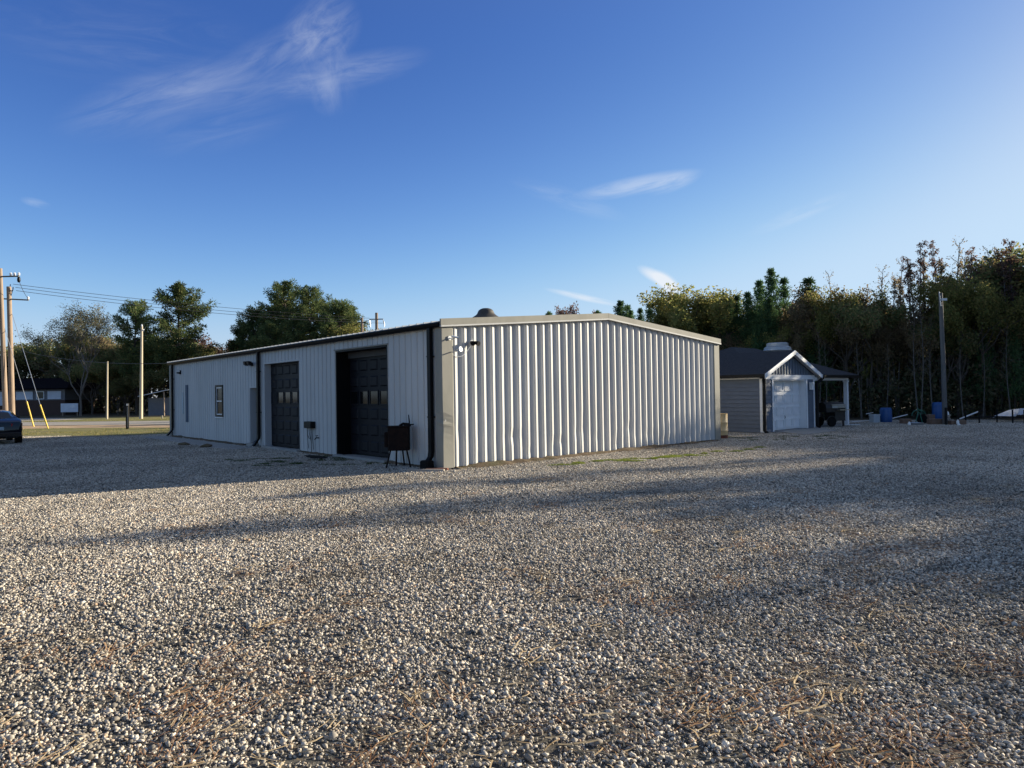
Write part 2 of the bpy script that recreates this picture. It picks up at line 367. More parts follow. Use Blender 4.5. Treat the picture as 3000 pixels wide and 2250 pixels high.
def rand_rot(g, k):
    q = g.normal(size=(k,4)); q /= np.linalg.norm(q,axis=1)[:,None]; a,b,c,d = q.T
    return np.stack([np.stack([1-2*(c*c+d*d),2*(b*c-a*d),2*(b*d+a*c)],-1),np.stack([2*(b*c+a*d),1-2*(b*b+d*d),2*(c*d-a*b)],-1),np.stack([2*(b*d-a*c),2*(c*d+a*b),1-2*(b*b+c*c)],-1)],1)
def stone_patch(seed, rad=.74, count=3300):
    g = np.random.default_rng(seed)
    rr = rad*np.sqrt(g.uniform(0,1,count)); aa = g.uniform(0,2*math.pi,count)
    size = np.clip(g.lognormal(math.log(.0078), .36, count), .004, .019)
    P = np.stack([rr*np.cos(aa), rr*np.sin(aa), size*g.uniform(.1,.8,count)], 1)
    V = ICO_V[None]*g.uniform(.62,1.28,(count,12,1))*g.uniform(.42,1.5,(count,1,3))
    V = np.einsum('kij,knj->kni', rand_rot(g,count), V)*size[:,None,None]
    V[:,:,2] *= .8
    V += P[:,None,:]
    Q = ICO_F[None] + (np.arange(count)*12)[:,None,None]
    return np_mesh('gravel_stones', V.reshape(-1,3), Q.reshape(-1,3), ms)
def scatter(name, meshes, pts, label, cat, seed=0, smin=1, smax=1):
    """points with GN instances of small patches: one uncountable material"""
    me = bpy.data.meshes.new(name); me.vertices.add(len(pts)); me.vertices.foreach_set('co', np.asarray(pts, np.float32).ravel()); me.update()
    o = bpy.data.objects.new(name, me); COL.objects.link(o); tag(o, label, cat, kind='stuff')
    ng = bpy.data.node_groups.new(name, 'GeometryNodeTree')
    ng.interface.new_socket('Geometry', in_out='INPUT', socket_type='NodeSocketGeometry'); ng.interface.new_socket('Geometry', in_out='OUTPUT', socket_type='NodeSocketGeometry')
    N = ng.nodes; Lk = ng.links
    gi = N.new('NodeGroupInput'); go = N.new('NodeGroupOutput'); jn = N.new('GeometryNodeJoinGeometry'); ip = N.new('GeometryNodeInstanceOnPoints')
    for m in meshes:
        so_ = bpy.data.objects.new(name+'_patch', m)
        oi = N.new('GeometryNodeObjectInfo'); oi.inputs['Object'].default_value = so_; oi.inputs['As Instance'].default_value = True
        Lk.new(oi.outputs['Geometry'], jn.inputs[0])
    ri = N.new('FunctionNodeRandomValue'); ri.data_type = 'INT'; ri.inputs[4].default_value = 0; ri.inputs[5].default_value = len(meshes)-1; ri.inputs['Seed'].default_value = seed
    rf = N.new('FunctionNodeRandomValue'); rf.data_type = 'FLOAT'; rf.inputs[2].default_value = 0; rf.inputs[3].default_value = 2*math.pi; rf.inputs['Seed'].default_value = seed+1
    rs = N.new('FunctionNodeRandomValue'); rs.data_type = 'FLOAT'; rs.inputs[2].default_value = smin; rs.inputs[3].default_value = smax; rs.inputs['Seed'].default_value = seed+2
    cx = N.new('ShaderNodeCombineXYZ'); Lk.new(rf.outputs[1], cx.inputs[2])
    Lk.new(gi.outputs[0], ip.inputs['Points']); Lk.new(jn.outputs[0], ip.inputs['Instance']); ip.inputs['Pick Instance'].default_value = True
    Lk.new(ri.outputs[2], ip.inputs['Instance Index']); Lk.new(cx.outputs[0], ip.inputs['Rotation']); Lk.new(rs.outputs[1], ip.inputs['Scale'])
    Lk.new(ip.outputs[0], go.inputs[0])
    md = o.modifiers.new('scatter', 'NODES'); md.node_group = ng
    return o
TH = R_(41.7); CU, SU = math.cos(TH), math.sin(TH); AX, AY = -1.57, 15.6; LX, LY = 9.65, 26.33
def loc_b(x, y, ox=AX, oy=AY): dx, dy = x-ox, y-oy; return dx*CU+dy*SU, -dx*SU+dy*CU
def in_building(x, y, m=.0):
    s, t = loc_b(x, y); s2, t2 = loc_b(x, y, LX, LY)
    return (-m < s < 11.4+m and -m < t < 21.2+m) or (-m < s2 < 7.6+m and -m < t2 < 6+m)
LOT = [(-50,36),(-27,34),(-19.8,32.6),(-8,34),(-5,41),(5,41),(15,37),(20,35.2),(26,32.5),(33,24),(42,14)]
def lot_limit(x): return float(np.interp(x, [p[0] for p in LOT], [p[1] for p in LOT]))
pts = []
y = 1.6
g = np.random.default_rng(11)
row = 0
while y < 41:
    half = .80*y + 2.2
    x = -half + (row % 2)*.48
    while x < half:
        xx, yy = x+g.uniform(-.1,.1), y+g.uniform(-.1,.1)
        if yy < lot_limit(xx)-.5 and not in_building(xx, yy, -.75) and not (-1.0 < loc_b(xx, yy)[0] < 0 and 10.9 < loc_b(xx, yy)[1] < 20.7): pts.append((xx, yy, .016))
        x += .96
    y += .83; row += 1
scatter('gravel', [stone_patch(100+i) for i in range(6)], pts, 'loose grey crushed stone covering the whole yard', 'gravel', 5)

# pine straw, dry grass stems and twigs lying on the stones
def litter_patch(seed, count, rad, lmin, lmax, wd, m, curl=.07, lift=.012, tuft=False):
    g = np.random.default_rng(seed); Vs = []; Qs = []; k = 0
    base_a = g.uniform(0, math.pi)
    for i in range(count):
        r_, a_ = rad*math.sqrt(g.uniform()), g.uniform(0,2*math.pi)
        p = np.array([r_*math.cos(a_), r_*math.sin(a_), .018+abs(g.normal(0,lift))])
        ln = g.uniform(lmin,lmax); th = base_a+g.normal(0,.7); bend = g.normal(0,curl); w_ = wd*g.uniform(.6,1.3)
        q = p.copy(); seg = 4; pv = []
        for s_ in range(seg+1):
            d = np.array([math.cos(th+bend*s_), math.sin(th+bend*s_), g.normal(0,.12)]); nrm = np.array([-d[1], d[0], .35])*w_
            pv += [q-nrm/2, q+nrm/2]; q = q + d*ln/seg; q[2] = max(q[2], .008)
        Vs += pv; Qs += [(k+2*s_, k+2*s_+1, k+2*s_+3, k+2*s_+2) for s_ in range(seg)]; k += 2*(seg+1)
    return np_mesh('litter', np.array(Vs), np.array(Qs), m)
m_straw = leaf_mat('pine_straw', [(.18,.095,.055),(.29,.165,.09),(.42,.28,.165),(.22,.11,.065)], .15)
m_stem = leaf_mat('dry_stems', [(.42,.32,.19),(.50,.40,.26),(.36,.26,.15)], .15)
g = np.random.default_rng(21)
lp = []; lp2 = []
from mathutils import noise as mnoise
for _ in range(9000):
    y_ = 2.2 + 16*g.uniform()**1.6; x_ = g.uniform(-.85,.95)*(y_+1.2)
    nz = mnoise.noise(Vector((x_*.75, y_*.75, 3.3))) + .35*mnoise.noise(Vector((x_*2.1, y_*2.1, 1.3)))
    pr = .20 + .5*nz + .10*x_/max(3,y_)*2 - .035*(y_-4)
    if in_building(x_, y_, .1): continue
    if g.uniform() < pr*.30: lp.append((x_, y_, .014))
    if g.uniform() < (pr+.10)*.20: lp2.append((x_, y_, .02))
scatter('pine_straw', [litter_patch(200+i, 30, .20, .06, .17, .0038, m_straw) for i in range(5)], lp, 'thin rust brown pine straw strewn over the foreground gravel', 'pine straw', 8, .7, 1.3)
scatter('dry_stems', [litter_patch(300+i, 7, .16, .05, .20, .006, m_stem, .12, .02) for i in range(5)], lp2, 'pale dry grass stems and twigs scattered on the gravel', 'dry stems', 9, .7, 1.3)

# ------------------------------------------------------------------ grass
def grass_mesh(name, centers, n, hmin, hmax, wd, m, seed):
    g = np.random.default_rng(seed); C = np.array(centers, float)
    k = g.integers(0, len(C), n); P = np.zeros((n,3)); a = g.uniform(0,2*math.pi,n); rr = np.sqrt(g.uniform(0,1,n))
    P[:,0] = C[k,0]+rr*np.cos(a)*C[k,2]; P[:,1] = C[k,1]+rr*np.sin(a)*C[k,3]; P[:,2] = .014
    h = g.uniform(hmin,hmax,n)*(1-.6*rr); d = g.uniform(0,2*math.pi,n); w2 = wd*g.uniform(.5,1.2,n)
    side = np.stack([np.cos(d),np.sin(d),np.zeros(n)],1)*w2[:,None]; lean = np.stack([g.normal(0,.45,n),g.normal(0,.45,n),np.ones(n)],1)*h[:,None]
    V = np.stack([P-side, P+side, P+lean], 1); Q = np.arange(3*n).reshape(n,3)
    return np_mesh(name, V.reshape(-1,3), Q, m)
L_grass = leaf_mat('fresh_grass', [(.12,.16,.03),(.17,.22,.04),(.24,.25,.07)], .5)
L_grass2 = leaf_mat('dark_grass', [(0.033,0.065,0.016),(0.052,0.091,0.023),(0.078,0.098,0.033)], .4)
L_verge = leaf_mat('verge_grass', [(.16,.18,.05),(.25,.22,.09),(.36,.29,.15)], .4)
cs = [(1.25+3.3*t+random.uniform(-.25,.25), 16.2+1.7*t+random.uniform(-.22,.22), random.uniform(.15,.5), random.uniform(.06,.16)) for t in np.linspace(0,1,13)]
cs += [(4.6+2.6*t, 18.0+1.6*t+random.uniform(-.4,.4), random.uniform(.1,.3), random.uniform(.05,.1)) for t in np.linspace(0,1,6)]
tag(obj('grass', grass_mesh('grass', cs, 15000, .035, .085, .006, L_grass, 1)), 'bright green grass strip on the gravel along the ribbed end wall', 'grass', kind='stuff')
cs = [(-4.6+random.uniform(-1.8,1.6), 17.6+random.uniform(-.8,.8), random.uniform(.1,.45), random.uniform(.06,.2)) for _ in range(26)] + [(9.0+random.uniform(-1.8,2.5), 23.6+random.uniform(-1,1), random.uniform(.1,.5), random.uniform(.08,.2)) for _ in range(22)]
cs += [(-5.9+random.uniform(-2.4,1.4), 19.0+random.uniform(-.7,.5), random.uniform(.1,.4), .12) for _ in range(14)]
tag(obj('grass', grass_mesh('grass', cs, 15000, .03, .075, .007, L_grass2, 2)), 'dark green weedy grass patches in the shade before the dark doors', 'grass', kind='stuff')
cs = [(x_, rx(x_)+random.uniform(-11.8,-4.4), 1.2, .5) for x_ in np.linspace(-52,-13,90)] + [(x_, rx(x_)+random.uniform(7,12), 1.5, .7) for x_ in np.linspace(-60,-14,70)]
tag(obj('grass', grass_mesh('grass', cs, 26000, .03, .11, .012, L_verge, 3)), 'short tan and green lawn grass beside the road', 'grass', kind='stuff')
cs = [(AX+CU*s_-SU*(-.12)+random.uniform(-.05,.05), AY+SU*s_+CU*(-.12), .12, .05) for s_ in np.linspace(.5,11.3,34) if random.random() < .6]
tag(obj('weeds', grass_mesh('weeds', cs, 900, .03, .12, .005, L_verge, 4)), 'sparse dry weeds along the foot of the ribbed wall', 'weeds', kind='stuff')

# ------------------------------------------------------------------ main workshop building
W, LN = 11.4, 21.2
rz = lambda x: 3.40 + .086*min(x, W-x)          # roof plane
def corr(mb, length, prof, pitch, z0, ztop, mapf, openings=(), start=0.0, dent=0.0):
    bp = []
    k = 0
    while start + k*pitch < length - 1e-6:
        for s, o in prof:
            q = start + k*pitch + s
            if q <= length: bp.append((q, o))
        k += 1
    bp.append((length, bp[-1][1]))
    if bp[0][0] > 0: bp.insert(0, (0, bp[0][1]))
    S_ = [p[0] for p in bp]; O_ = [p[1] for p in bp]
    cuts = sorted(set(S_ + [e for op in openings for e in op[:2]] + [length/2]))
    for s0, s1 in zip(cuts[:-1], cuts[1:]):
        if s1-s0 < 1e-6: continue
        o0, o1 = np.interp(s0+1e-7, S_, O_), np.interp(s1-1e-7, S_, O_); m_ = (s0+s1)/2
        spans = [(z0, None)]
        for a, b_, za, zb in openings:
            if a <= m_ <= b_:
                spans = ([] if za <= z0 else [(z0, za)]) + [(zb, None)]
        for a, b_ in spans:
            t0 = ztop(s0) if b_ is None else b_; t1 = ztop(s1) if b_ is None else b_
            if not dent or b_ is not None:
                mb.quad(mapf(s0,o0,a), mapf(s1,o1,a), mapf(s1,o1,t1), mapf(s0,o0,t0)); continue
            lv = [a, .22, .42, .65, .9, 1.3, 1.9, 2.6, None]
            def P_(s_, o_, z_, top):
                zz = top if z_ is None else z_
                k_ = dent*(1.0 if zz < .7 else max(.12, 1-(zz-.7)/.8))
                d_ = mnoise.noise(Vector((s_*.9, zz*1.6, 4.2))); d2 = max(0, mnoise.noise(Vector((s_*2.3, zz*2.2, 9.7)))-.18)*3
                return mapf(s_+k_*.010*d_, o_-k_*(.008*abs(d_)+.022*d2*(zz < 1.2)), zz)
            for za_, zb_ in zip(lv[:-1], lv[1:]):
                mb.quad(P_(s0,o0,za_,t0), P_(s1,o1,za_,t1), P_(s1,o1,zb_,t1), P_(s0,o0,zb_,t0))
bld = thing('metal_workshop', 'long white ribbed metal workshop with low gable roof and dark roll-up doors', 'building', (AX,AY,.0), TH)
PROF_G = [(0,.056),(.142,0),(.148,0),(.203,.055),(.214,.057),(.223,.012)]
PROF_S = [(0,.022),(.185,.022),(.198,0),(.232,0),(.245,.022)]
mb = MB(); corr(mb, W, PROF_G, .285, .06, lambda s: rz(s)-.05, lambda s,o,z: (s, -o, z), start=.02, dent=1.0)
mb.build('end_wall', M['white_metal'], bld)
OPEN = [(2.40,5.10,0,2.97),(7.55,10.28,0,2.85),(10.88,11.62,0,2.06),(14.42,15.16,1.04,2.18)]
mb = MB(); corr(mb, LN, PROF_S, .262, .06, lambda s: 3.42, lambda s,o,z: (-o, s, z), OPEN)
mb.build('side_wall', M['white_metal'], bld)
mb = MB(); corr(mb, LN, PROF_S, .262, .06, lambda s: 3.42, lambda s,o,z: (W+o, s, z)); mb.build('side_wall', M['white_metal'], bld)
mb = MB(); corr(mb, W, PROF_G, .285, .06, lambda s: rz(s)-.05, lambda s,o,z: (s, LN+o, z)); mb.build('end_wall', M['white_metal'], bld)
# slab
mb = MB(); mb.box(.01, W-.01, .01, LN-.01, -.05, .055)
for a, b_ in ((2.36,5.14),(7.5,10.32),(10.84,11.66)): mb.box(-.16, .01, a, b_, -.02, .085 if a < 10.5 else .12)
mb.build('slab', M['concrete'], bld)
# roof: ribbed sheets
mb = MB(); yb = []
k = 0
while -.07 + k*.305 < LN+.05:
    for s, o in ((0,0),(.255,0),(.265,.032),(.285,.032),(.295,0)):
        q = -.07 + k*.305 + s
        if q <= LN+.07: yb.append((q,o))
    k += 1
for (y0,o0),(y1,o1) in zip(yb[:-1], yb[1:]):
    ez = 3.40-.086*.17
    mb.quad((-.17,y0,ez+o0),(-.17,y1,ez+o1),(W/2,y1,rz(W/2)+o1),(W/2,y0,rz(W/2)+o0))
    mb.quad((W/2,y0,rz(W/2)+o0),(W/2,y1,rz(W/2)+o1),(W+.17,y1,ez+o1),(W+.17,y0,ez+o0))
    mb.quad((-.17,y0,ez-.02),(-.17,y0,ez+o0),(-.17,y1,ez+o1),(-.17,y1,ez-.02))
mb.quad((-.17,-.07,3.36),(-.17,LN+.07,3.36),(W/2,LN+.07,rz(W/2)-.03),(W/2,-.07,rz(W/2)-.03))
mb.quad((W/2,-.07,rz(W/2)-.03),(W/2,LN+.07,rz(W/2)-.03),(W+.17,LN+.07,3.36),(W+.17,-.07,3.36))
roof = mb.build('roof', M['roof_metal'], bld)
mb = MB(); mb.hexa([(W/2-.18,-.06,rz(5.52)+.036),(W/2+.18,-.06,rz(5.52)+.036),(W/2+.18,LN+.06,rz(5.52)+.036),(W/2-.18,LN+.06,rz(5.52)+.036),(W/2-.18,-.06,rz(5.52)+.044),(W/2+.18,-.06,rz(5.52)+.044),(W/2+.18,LN+.06,rz(5.52)+.044),(W/2-.18,LN+.06,rz(5.52)+.044)])
mb.build('ridge_cap', M['roof_metal'], roof)
# rake trim, two boards each side plus thin drip lip
def rake(y0, y1):
    for sgn in (0, 1):
        fx = lambda x: x if not sgn else W-x
        m1 = MB(); m2 = MB()
        for mbb, a, b_, dy in ((m1, -.085, .062, 0), (m2, -.125, -.088, .012)):
            n_ = 8
            xs = [-.13 + (W/2+.13-.004)*i/n_ for i in range(n_+1)]
            for xa, xb in zip(xs[:-1], xs[1:]):
                za, zb = 3.40+.086*xa, 3.40+.086*xb
                ya, yb_ = y0-dy*(1 if y0<5 else 0), y1+dy*(0 if y0<5 else 1)
                mbb.hexa([(fx(xa),ya,za+a),(fx(xb),ya,zb+a),(fx(xb),yb_,zb+a),(fx(xa),yb_,za+a),(fx(xa),ya,za+b_),(fx(xb),ya,zb+b_),(fx(xb),yb_,zb+b_),(fx(xa),yb_,za+b_)])
        rt = m1.build('rake_trim', M['tan_trim'], bld); m2.build('drip_lip', M['white_metal'], rt)
rake(-.125, -.075)
# corner trims (the near one is dented low on its edge)
def corner(x, y, sx, sy, dent):
    m1 = MB(); zs = [.05,.3,.6,.78,.88,.98,1.06,1.14,1.22,1.34,1.6,2.2,3.33]
    off = [0,.0,.004,.012,.022,.026,.012,.03,.024,.006,.0,0,0] if dent else [0]*13
    rings = []
    for z, d in zip(zs, off):
        e = .078
        rings.append([(x+sx*.22,y-sy*e,z),(x-sx*(e-d*1.2),y-sy*(e-d),z),(x-sx*e,y+sy*.20,z),(x-sx*(e-.014),y+sy*.20,z),(x-sx*(e-.014-d),y-sy*(e-.014-d),z),(x+sx*.22,y-sy*(e-.014),z)])
    m1.loft(rings)
    for q in (0,): m1.quad((x+sx*.22,y-sy*.078,.05),(x+sx*.29,y-sy*.015,.05),(x+sx*.29,y-sy*.015,3.33),(x+sx*.22,y-sy*.078,3.33))
    m1.build('corner_trim', M['tan_trim'], bld)
corner(0,0,1,1,True); corner(W,0,-1,1,False); corner(0,LN,1,-1,False); corner(W,LN,-1,-1,False)
# uneven soil banked against the foot of the walls
def berm(p0, p1, out, wid, hgt, seed):
    A_, B_ = Vector((*p0,0)), Vector((*p1,0)); o_ = Vector((*out,0)); mb = MB(); n_ = int((B_-A_).length/.10); rows_ = []
    for i in range(n_+1):
        p = A_.lerp(B_, i/n_); nz = mnoise.noise(Vector((i*.11, seed, .5))); n2 = mnoise.noise(Vector((i*.37, seed, 2.5)))
        w_ = wid*(1+.5*nz+.35*n2); h_ = hgt*(1+.6*nz+.5*n2)
        rows_.append([p-o_*.02+Vector((0,0,max(.02,h_))), p+o_*w_*.35+Vector((0,0,max(.02,h_*.8))), p+o_*w_*.7+Vector((0,0,max(.018,h_*.45))), p+o_*w_+Vector((0,0,.012))])
    mb.loft(rows_, cap=False, closed=False); o = mb.build('soil', m_bank, None, True, loc=(AX,AY,0), rotz=TH); return struct(o)
m_bank = ground_mat('banked_soil', (.10,.075,.05), (.17,.125,.085), (.09,.085,.045), 5, 1.1, .9, 40)
berm((.25,-.02),(11.3,-.02),(0,-1),.34,.075,3.3); berm((-.02,5.2),(-.02,7.4),(-1,0),.22,.06,5.1); berm((-.02,11.8),(-.02,20.4),(-1,0),.30,.06,6.7); berm((-.02,.6),(-.02,2.3),(-1,0),.20,.06,8.2)
# gutter and downspouts
mb = MB()
prof = [(-.05,3.375),(-.19,3.375),(-.20,3.35),(-.18,3.30),(-.15,3.265),(-.05,3.265)]
mb.loft([[(x,-.06,z) for x,z in prof],[(x,LN+.06,z) for x,z in prof]]); mb.build('gutter', M['black_metal'], bld)
for yy, kick in ((.36,1),(10.64,1),(20.72,1)):
    mb = MB()
    path = [(-.11,yy,3.27),(-.11,yy,.42),(-.13,yy,.30),(-.30,yy+(.12 if yy > 20 else .02),.06)]
    rings = []
    for (x,y_,z) in path: rings.append([(x-.045,y_-.06,z),(x+.045,y_-.06,z),(x+.045,y_+.06,z),(x-.045,y_+.06,z)])
    mb.loft(rings); d_ = mb.build('downspout', M['black_metal'], bld)
    for z in (2.6,1.2):
        mb = MB(); mb.box(-.162,-.03,yy-.075,yy+.075,z,z+.03); mb.build('strap', M['black_metal'], d_)
mb = MB(); mb.bevbox(-.34,-.12,.22,.52,.02,.22,.03); mb.build('drain_boot', M['rubber'], bld)
# reveals, door leaves
def reveal(y0, y1, z1, dep, m, z0=.06):
    mb = MB(); mb.box(-.030,dep,y0-.045,y0,z0,z1+.045); mb.box(-.030,dep,y1,y1+.045,z0,z1+.045); mb.box(-.030,dep,y0,y1,z1,z1+.045)
    return mb.build('door_trim', m, bld)
def garage_door(y0, y1, z1, xin, rows, cols, name_m, glass_row):
    mb = MB(); mb.box(xin, xin+.05, y0, y1, .09, z1); d = None
    hgt = (z1-.10)/rows; wd = (y1-y0)/cols; gl = MB(); fr = MB()
    for r in range(rows):
        zb = .10+r*hgt
        mb.box(xin-.004, xin-.001, y0+.005, y1-.005, zb+.012, zb+hgt-.012)
        for c in range(cols):
            a, b_ = y0+c*wd+.07, y0+(c+1)*wd-.07; za, zb2 = zb+.075, zb+hgt-.075
            if r == glass_row:
                gl.quad((xin-.008,a,za-.02),(xin-.008,a,zb2+.02),(xin-.008,b_,zb2+.02),(xin-.008,b_,za-.02))
                for q in ((a-.03,a,za-.05,zb2+.05),(b_,b_+.03,za-.05,zb2+.05),(a,b_,za-.05,za-.02),(a,b_,zb2+.02,zb2+.05)):
                    fr.box(xin-.022,xin-.005,q[0],q[1],q[2],q[3])
            else:   # raised panel with bevelled edge
                o = [(xin-.0045,a,za),(xin-.0045,b_,za),(xin-.0045,b_,zb2),(xin-.0045,a,zb2)]
                i_ = [(xin-.028,a+.045,za+.035),(xin-.028,b_-.045,za+.035),(xin-.028,b_-.045,zb2-.035),(xin-.028,a+.045,zb2-.035)]
                mb.loft([o, i_], cap=False); mb.poly(i_)
    d = mb.build('garage_door', name_m, bld)
    if gl.v: gl.build('window', M['glass'], d); fr.build('window_frame', name_m, d)
    return d
reveal(2.40,5.10,2.97,.42,M['black_metal']); reveal(7.55,10.28,2.85,.24,M['white_metal'])
garage_door(2.40,5.10,2.80,.40,6,5,M['door_black'],3)
garage_door(7.55,10.28,2.85,.20,6,5,M['door_black'],3)
mb = MB(); mb.box(.34,.40,2.40,5.10,2.80,2.97); mb.build('door_header', M['header'], bld)
mb = MB(); mb.box(-.06,-.026,2.30,5.20,3.02,3.05); mb.build('drip_cap', M['tan_trim'], bld)
reveal(10.88,11.62,2.06,.30,M['white_metal'],.12)
mb = MB(); mb.box(.26,.30,10.88,11.62,.12,2.06); d = mb.build('entry_door', M['door_black'], bld)
mb = MB(); mb.disc((.26,10.99,1.05),(-1,0,0),.03,.05,12); mb.build('handle', M['steel'], d)
# window
mb = MB(); y0,y1,z0,z1 = 14.42,15.16,1.04,2.18
for q in ((y0-.05,y0+.03,z0-.05,z1+.05),(y1-.03,y1+.05,z0-.05,z1+.05),(y0+.03,y1-.03,z1-.03,z1+.05),(y0+.03,y1-.03,z0-.05,z0+.03)): mb.box(-.045,.05,*q)
wf = mb.build('window', M['black_metal'], bld)
mb = MB()
for q in ((y0+.03,y0+.06,z0+.03,z1-.03),(y1-.06,y1-.03,z0+.03,z1-.03),(y0+.06,y1-.06,z1-.075,z1-.03),(y0+.06,y1-.06,z0+.03,z0+.07),(y0+.06,y1-.06,1.585,1.62)): mb.box(-.02,.03,*q)
mb.build('sash', M['white_paint'], wf)
mb = MB(); mb.quad((.0,y0+.05,z0+.05),(.0,y0+.05,z1-.05),(.0,y1-.05,z1-.05),(.0,y1-.05,z0+.05)); mb.build('pane', M['window_glass'], wf)
mb = MB(); mb.box(-.06,-.02,y0-.06,y1+.06,z0-.09,z0-.055); mb.build('sill', M['white_paint'], wf)
# narrow tall blue panel near the far corner
mb = MB(); mb.box(-.05,-.024,18.68,18.98,.70,2.31); mb.build('narrow_panel', M['blue_glass'], bld)
# roof dome
mb = MB(); prof = [(.43,-.08),(.43,.15),(.41,.17),(.36,.20),(.29,.245),(.245,.29),(.225,.34),(.20,.385),(.15,.42),(.09,.44),(.03,.447)]
mb.lathe(prof, 28, (2.95,2.0,rz(2.95)+.02)); mb.build('roof_vent', M['dome'], bld, smooth=True)

# fixtures on the building (things of their own)
def wl(x, y, z): return (AX+CU*x-SU*y, AY+SU*x+CU*y, z)      # workshop frame -> world
t = thing('security_camera', 'white bullet security camera at the upper corner of the ribbed end wall', 'camera', wl(.13,-.082,3.02), TH)
mb = MB(); mb.disc((0,0,0),(0,-1,0),.05,.02,14); mb.tube([(0,-.01,0),(.02,-.10,-.03),(.05,-.14,.0)],.016,8); mb.build('bracket', M['white_plastic'], t)
mb = MB(); mb.tube([(-.03,-.12,.03),(.11,-.20,-.0)],.026,12); c = mb.build('body', M['white_plastic'], t, True)
mb = MB(); mb.tube([(.106,-.197,.001),(.118,-.206,-.001)],.022,12); mb.build('lens', M['glass'], c)
t = thing('antenna_dish', 'round white antenna disc on a bent arm below the corner camera', 'antenna', wl(.17,-.082,2.70), TH)
mb = MB(); mb.tube([(0,0,0),(.03,-.09,.0),(.06,-.12,.06),(.11,-.17,.06)],.014,8); mb.build('arm', M['steel'], t)
mb = MB(); dn = Vector((.25,-.95,.1)).normalized(); mb.disc(Vector((.13,-.18,.06)),dn,.058,.02,24); mb.build('disc', M['white_plastic'], t)
t = thing('floodlight', 'black round floodlight mounted on the ribbed end wall beside the dish', 'light', wl(.80,-.06,2.95), TH)
mb = MB(); mb.disc((0,.02,0),(0,-1,0),.055,.03,16); mb.build('base', M['white_plastic'], t)
for sx_ in (-.06,.06):
    mb = MB(); mb.tube([(sx_*.3,-.01,0),(sx_,-.06,-.01),(sx_*1.4,-.16,-.04)],[.02,.04,.06],12); mb.build('lamp_head', M['black_metal'], t, True)
t = tag(MB().build('cable', M['wire']), 'thin grey cable sagging between dish and floodlight on the end wall', 'cable')
mb = MB(); P0, P1 = Vector(wl(.2,-.06,2.66)), Vector(wl(.78,-.08,2.9))
pth = [P0.lerp(P1,i/12)+Vector((0,0,-.16*math.sin(math.pi*i/12))) for i in range(13)]
mb.tube(pth,.006,5); 
me_ = bpy.data.meshes.new('cable'); me_.from_pydata(mb.v,[],mb.f); me_.materials.append(M['porcelain']); t.data = me_
t = thing('floodlight', 'twin head floodlight under the gutter above the narrow entry door', 'light', wl(-.03,11.35,2.9), TH)
mb = MB(); mb.bevbox(-.05,.0,-.06,.06,-.06,.06,.01); mb.build('base', M['black_metal'], t)
for sy_ in (-1,1):
    mb = MB(); mb.tube([(-.04,0,0),(-.12,sy_*.10,.02)],.015,6); mb.hexa([(-.22,sy_*.06,-.02),(-.22,sy_*.24,-.02),(-.12,sy_*.26,-.06),(-.12,sy_*.05,-.06),(-.24,sy_*.06,.10),(-.24,sy_*.24,.10),(-.12,sy_*.26,.08),(-.12,sy_*.05,.08)]); mb.build('lamp_head', M['black_metal'], t)
t = thing('security_camera', 'small dark camera bracket high at the far end of the shaded wall', 'camera', wl(-.02,19.75,2.9), TH)
mb = MB(); mb.box(-.06,0,-.08,.08,-.09,-.05); mb.box(-.05,0,-.09,-.05,-.09,.08); mb.build('bracket', M['black_metal'], t)
mb = MB(); mb.tube([(-.03,0,-.03),(-.16,-.03,-.04)],.035,10); mb.build('body', M['black_metal'], t)
t = thing('outlet_box', 'black electrical box with dangling cords between the two roll-up doors', 'electrical box', wl(-.02,6.72,.78), TH)
mb = MB(); mb.bevbox(-.16,0,-.24,.22,.0,.20,.012); mb.build('box', M['black_metal'], t)
mb = MB()
for y_, e, s_ in ((-.18,-.52,.0),(-.10,-.60,.05),(.05,-.34,-.06),(.16,-.5,.0)):
    mb.tube([(-.08,y_,0),(-.07,y_+s_*.5,e*.5),(-.05,y_+s_,e),(-.04,y_+s_*1.4,e-.12)],.008,5)
mb.tube([(-.07,.17,0),(-.07,.15,-.2),(-.07,.05,-.32),(-.07,-.05,-.3)],.009,5)
mb.build('cord', M['wire'], t)
t = thing('spigot', 'small dark hose spigot low on the wall beside the outlet box', 'spigot', wl(-.02,6.26,.50), TH)
mb = MB(); mb.tube([(0,0,0),(-.10,0,0),(-.14,0,-.05)],.016,8); mb.build('pipe', M['black_metal'], t)
mb = MB(); mb.tube([(-.07,0,.0),(-.07,0,.06)],.01,6); mb.disc((-.07,0,.06),(0,0,1),.04,.015,10); mb.build('handle', M['black_metal'], t)
mb = MB(); mb.box(-.034,-.024,19.36,19.56,1.06,2.0); o = mb.build('faded_sign', M['faded'], None, loc=(AX,AY,0), rotz=TH)
tag(o, 'faded narrow sign on the far end of the shaded wall', 'sign')
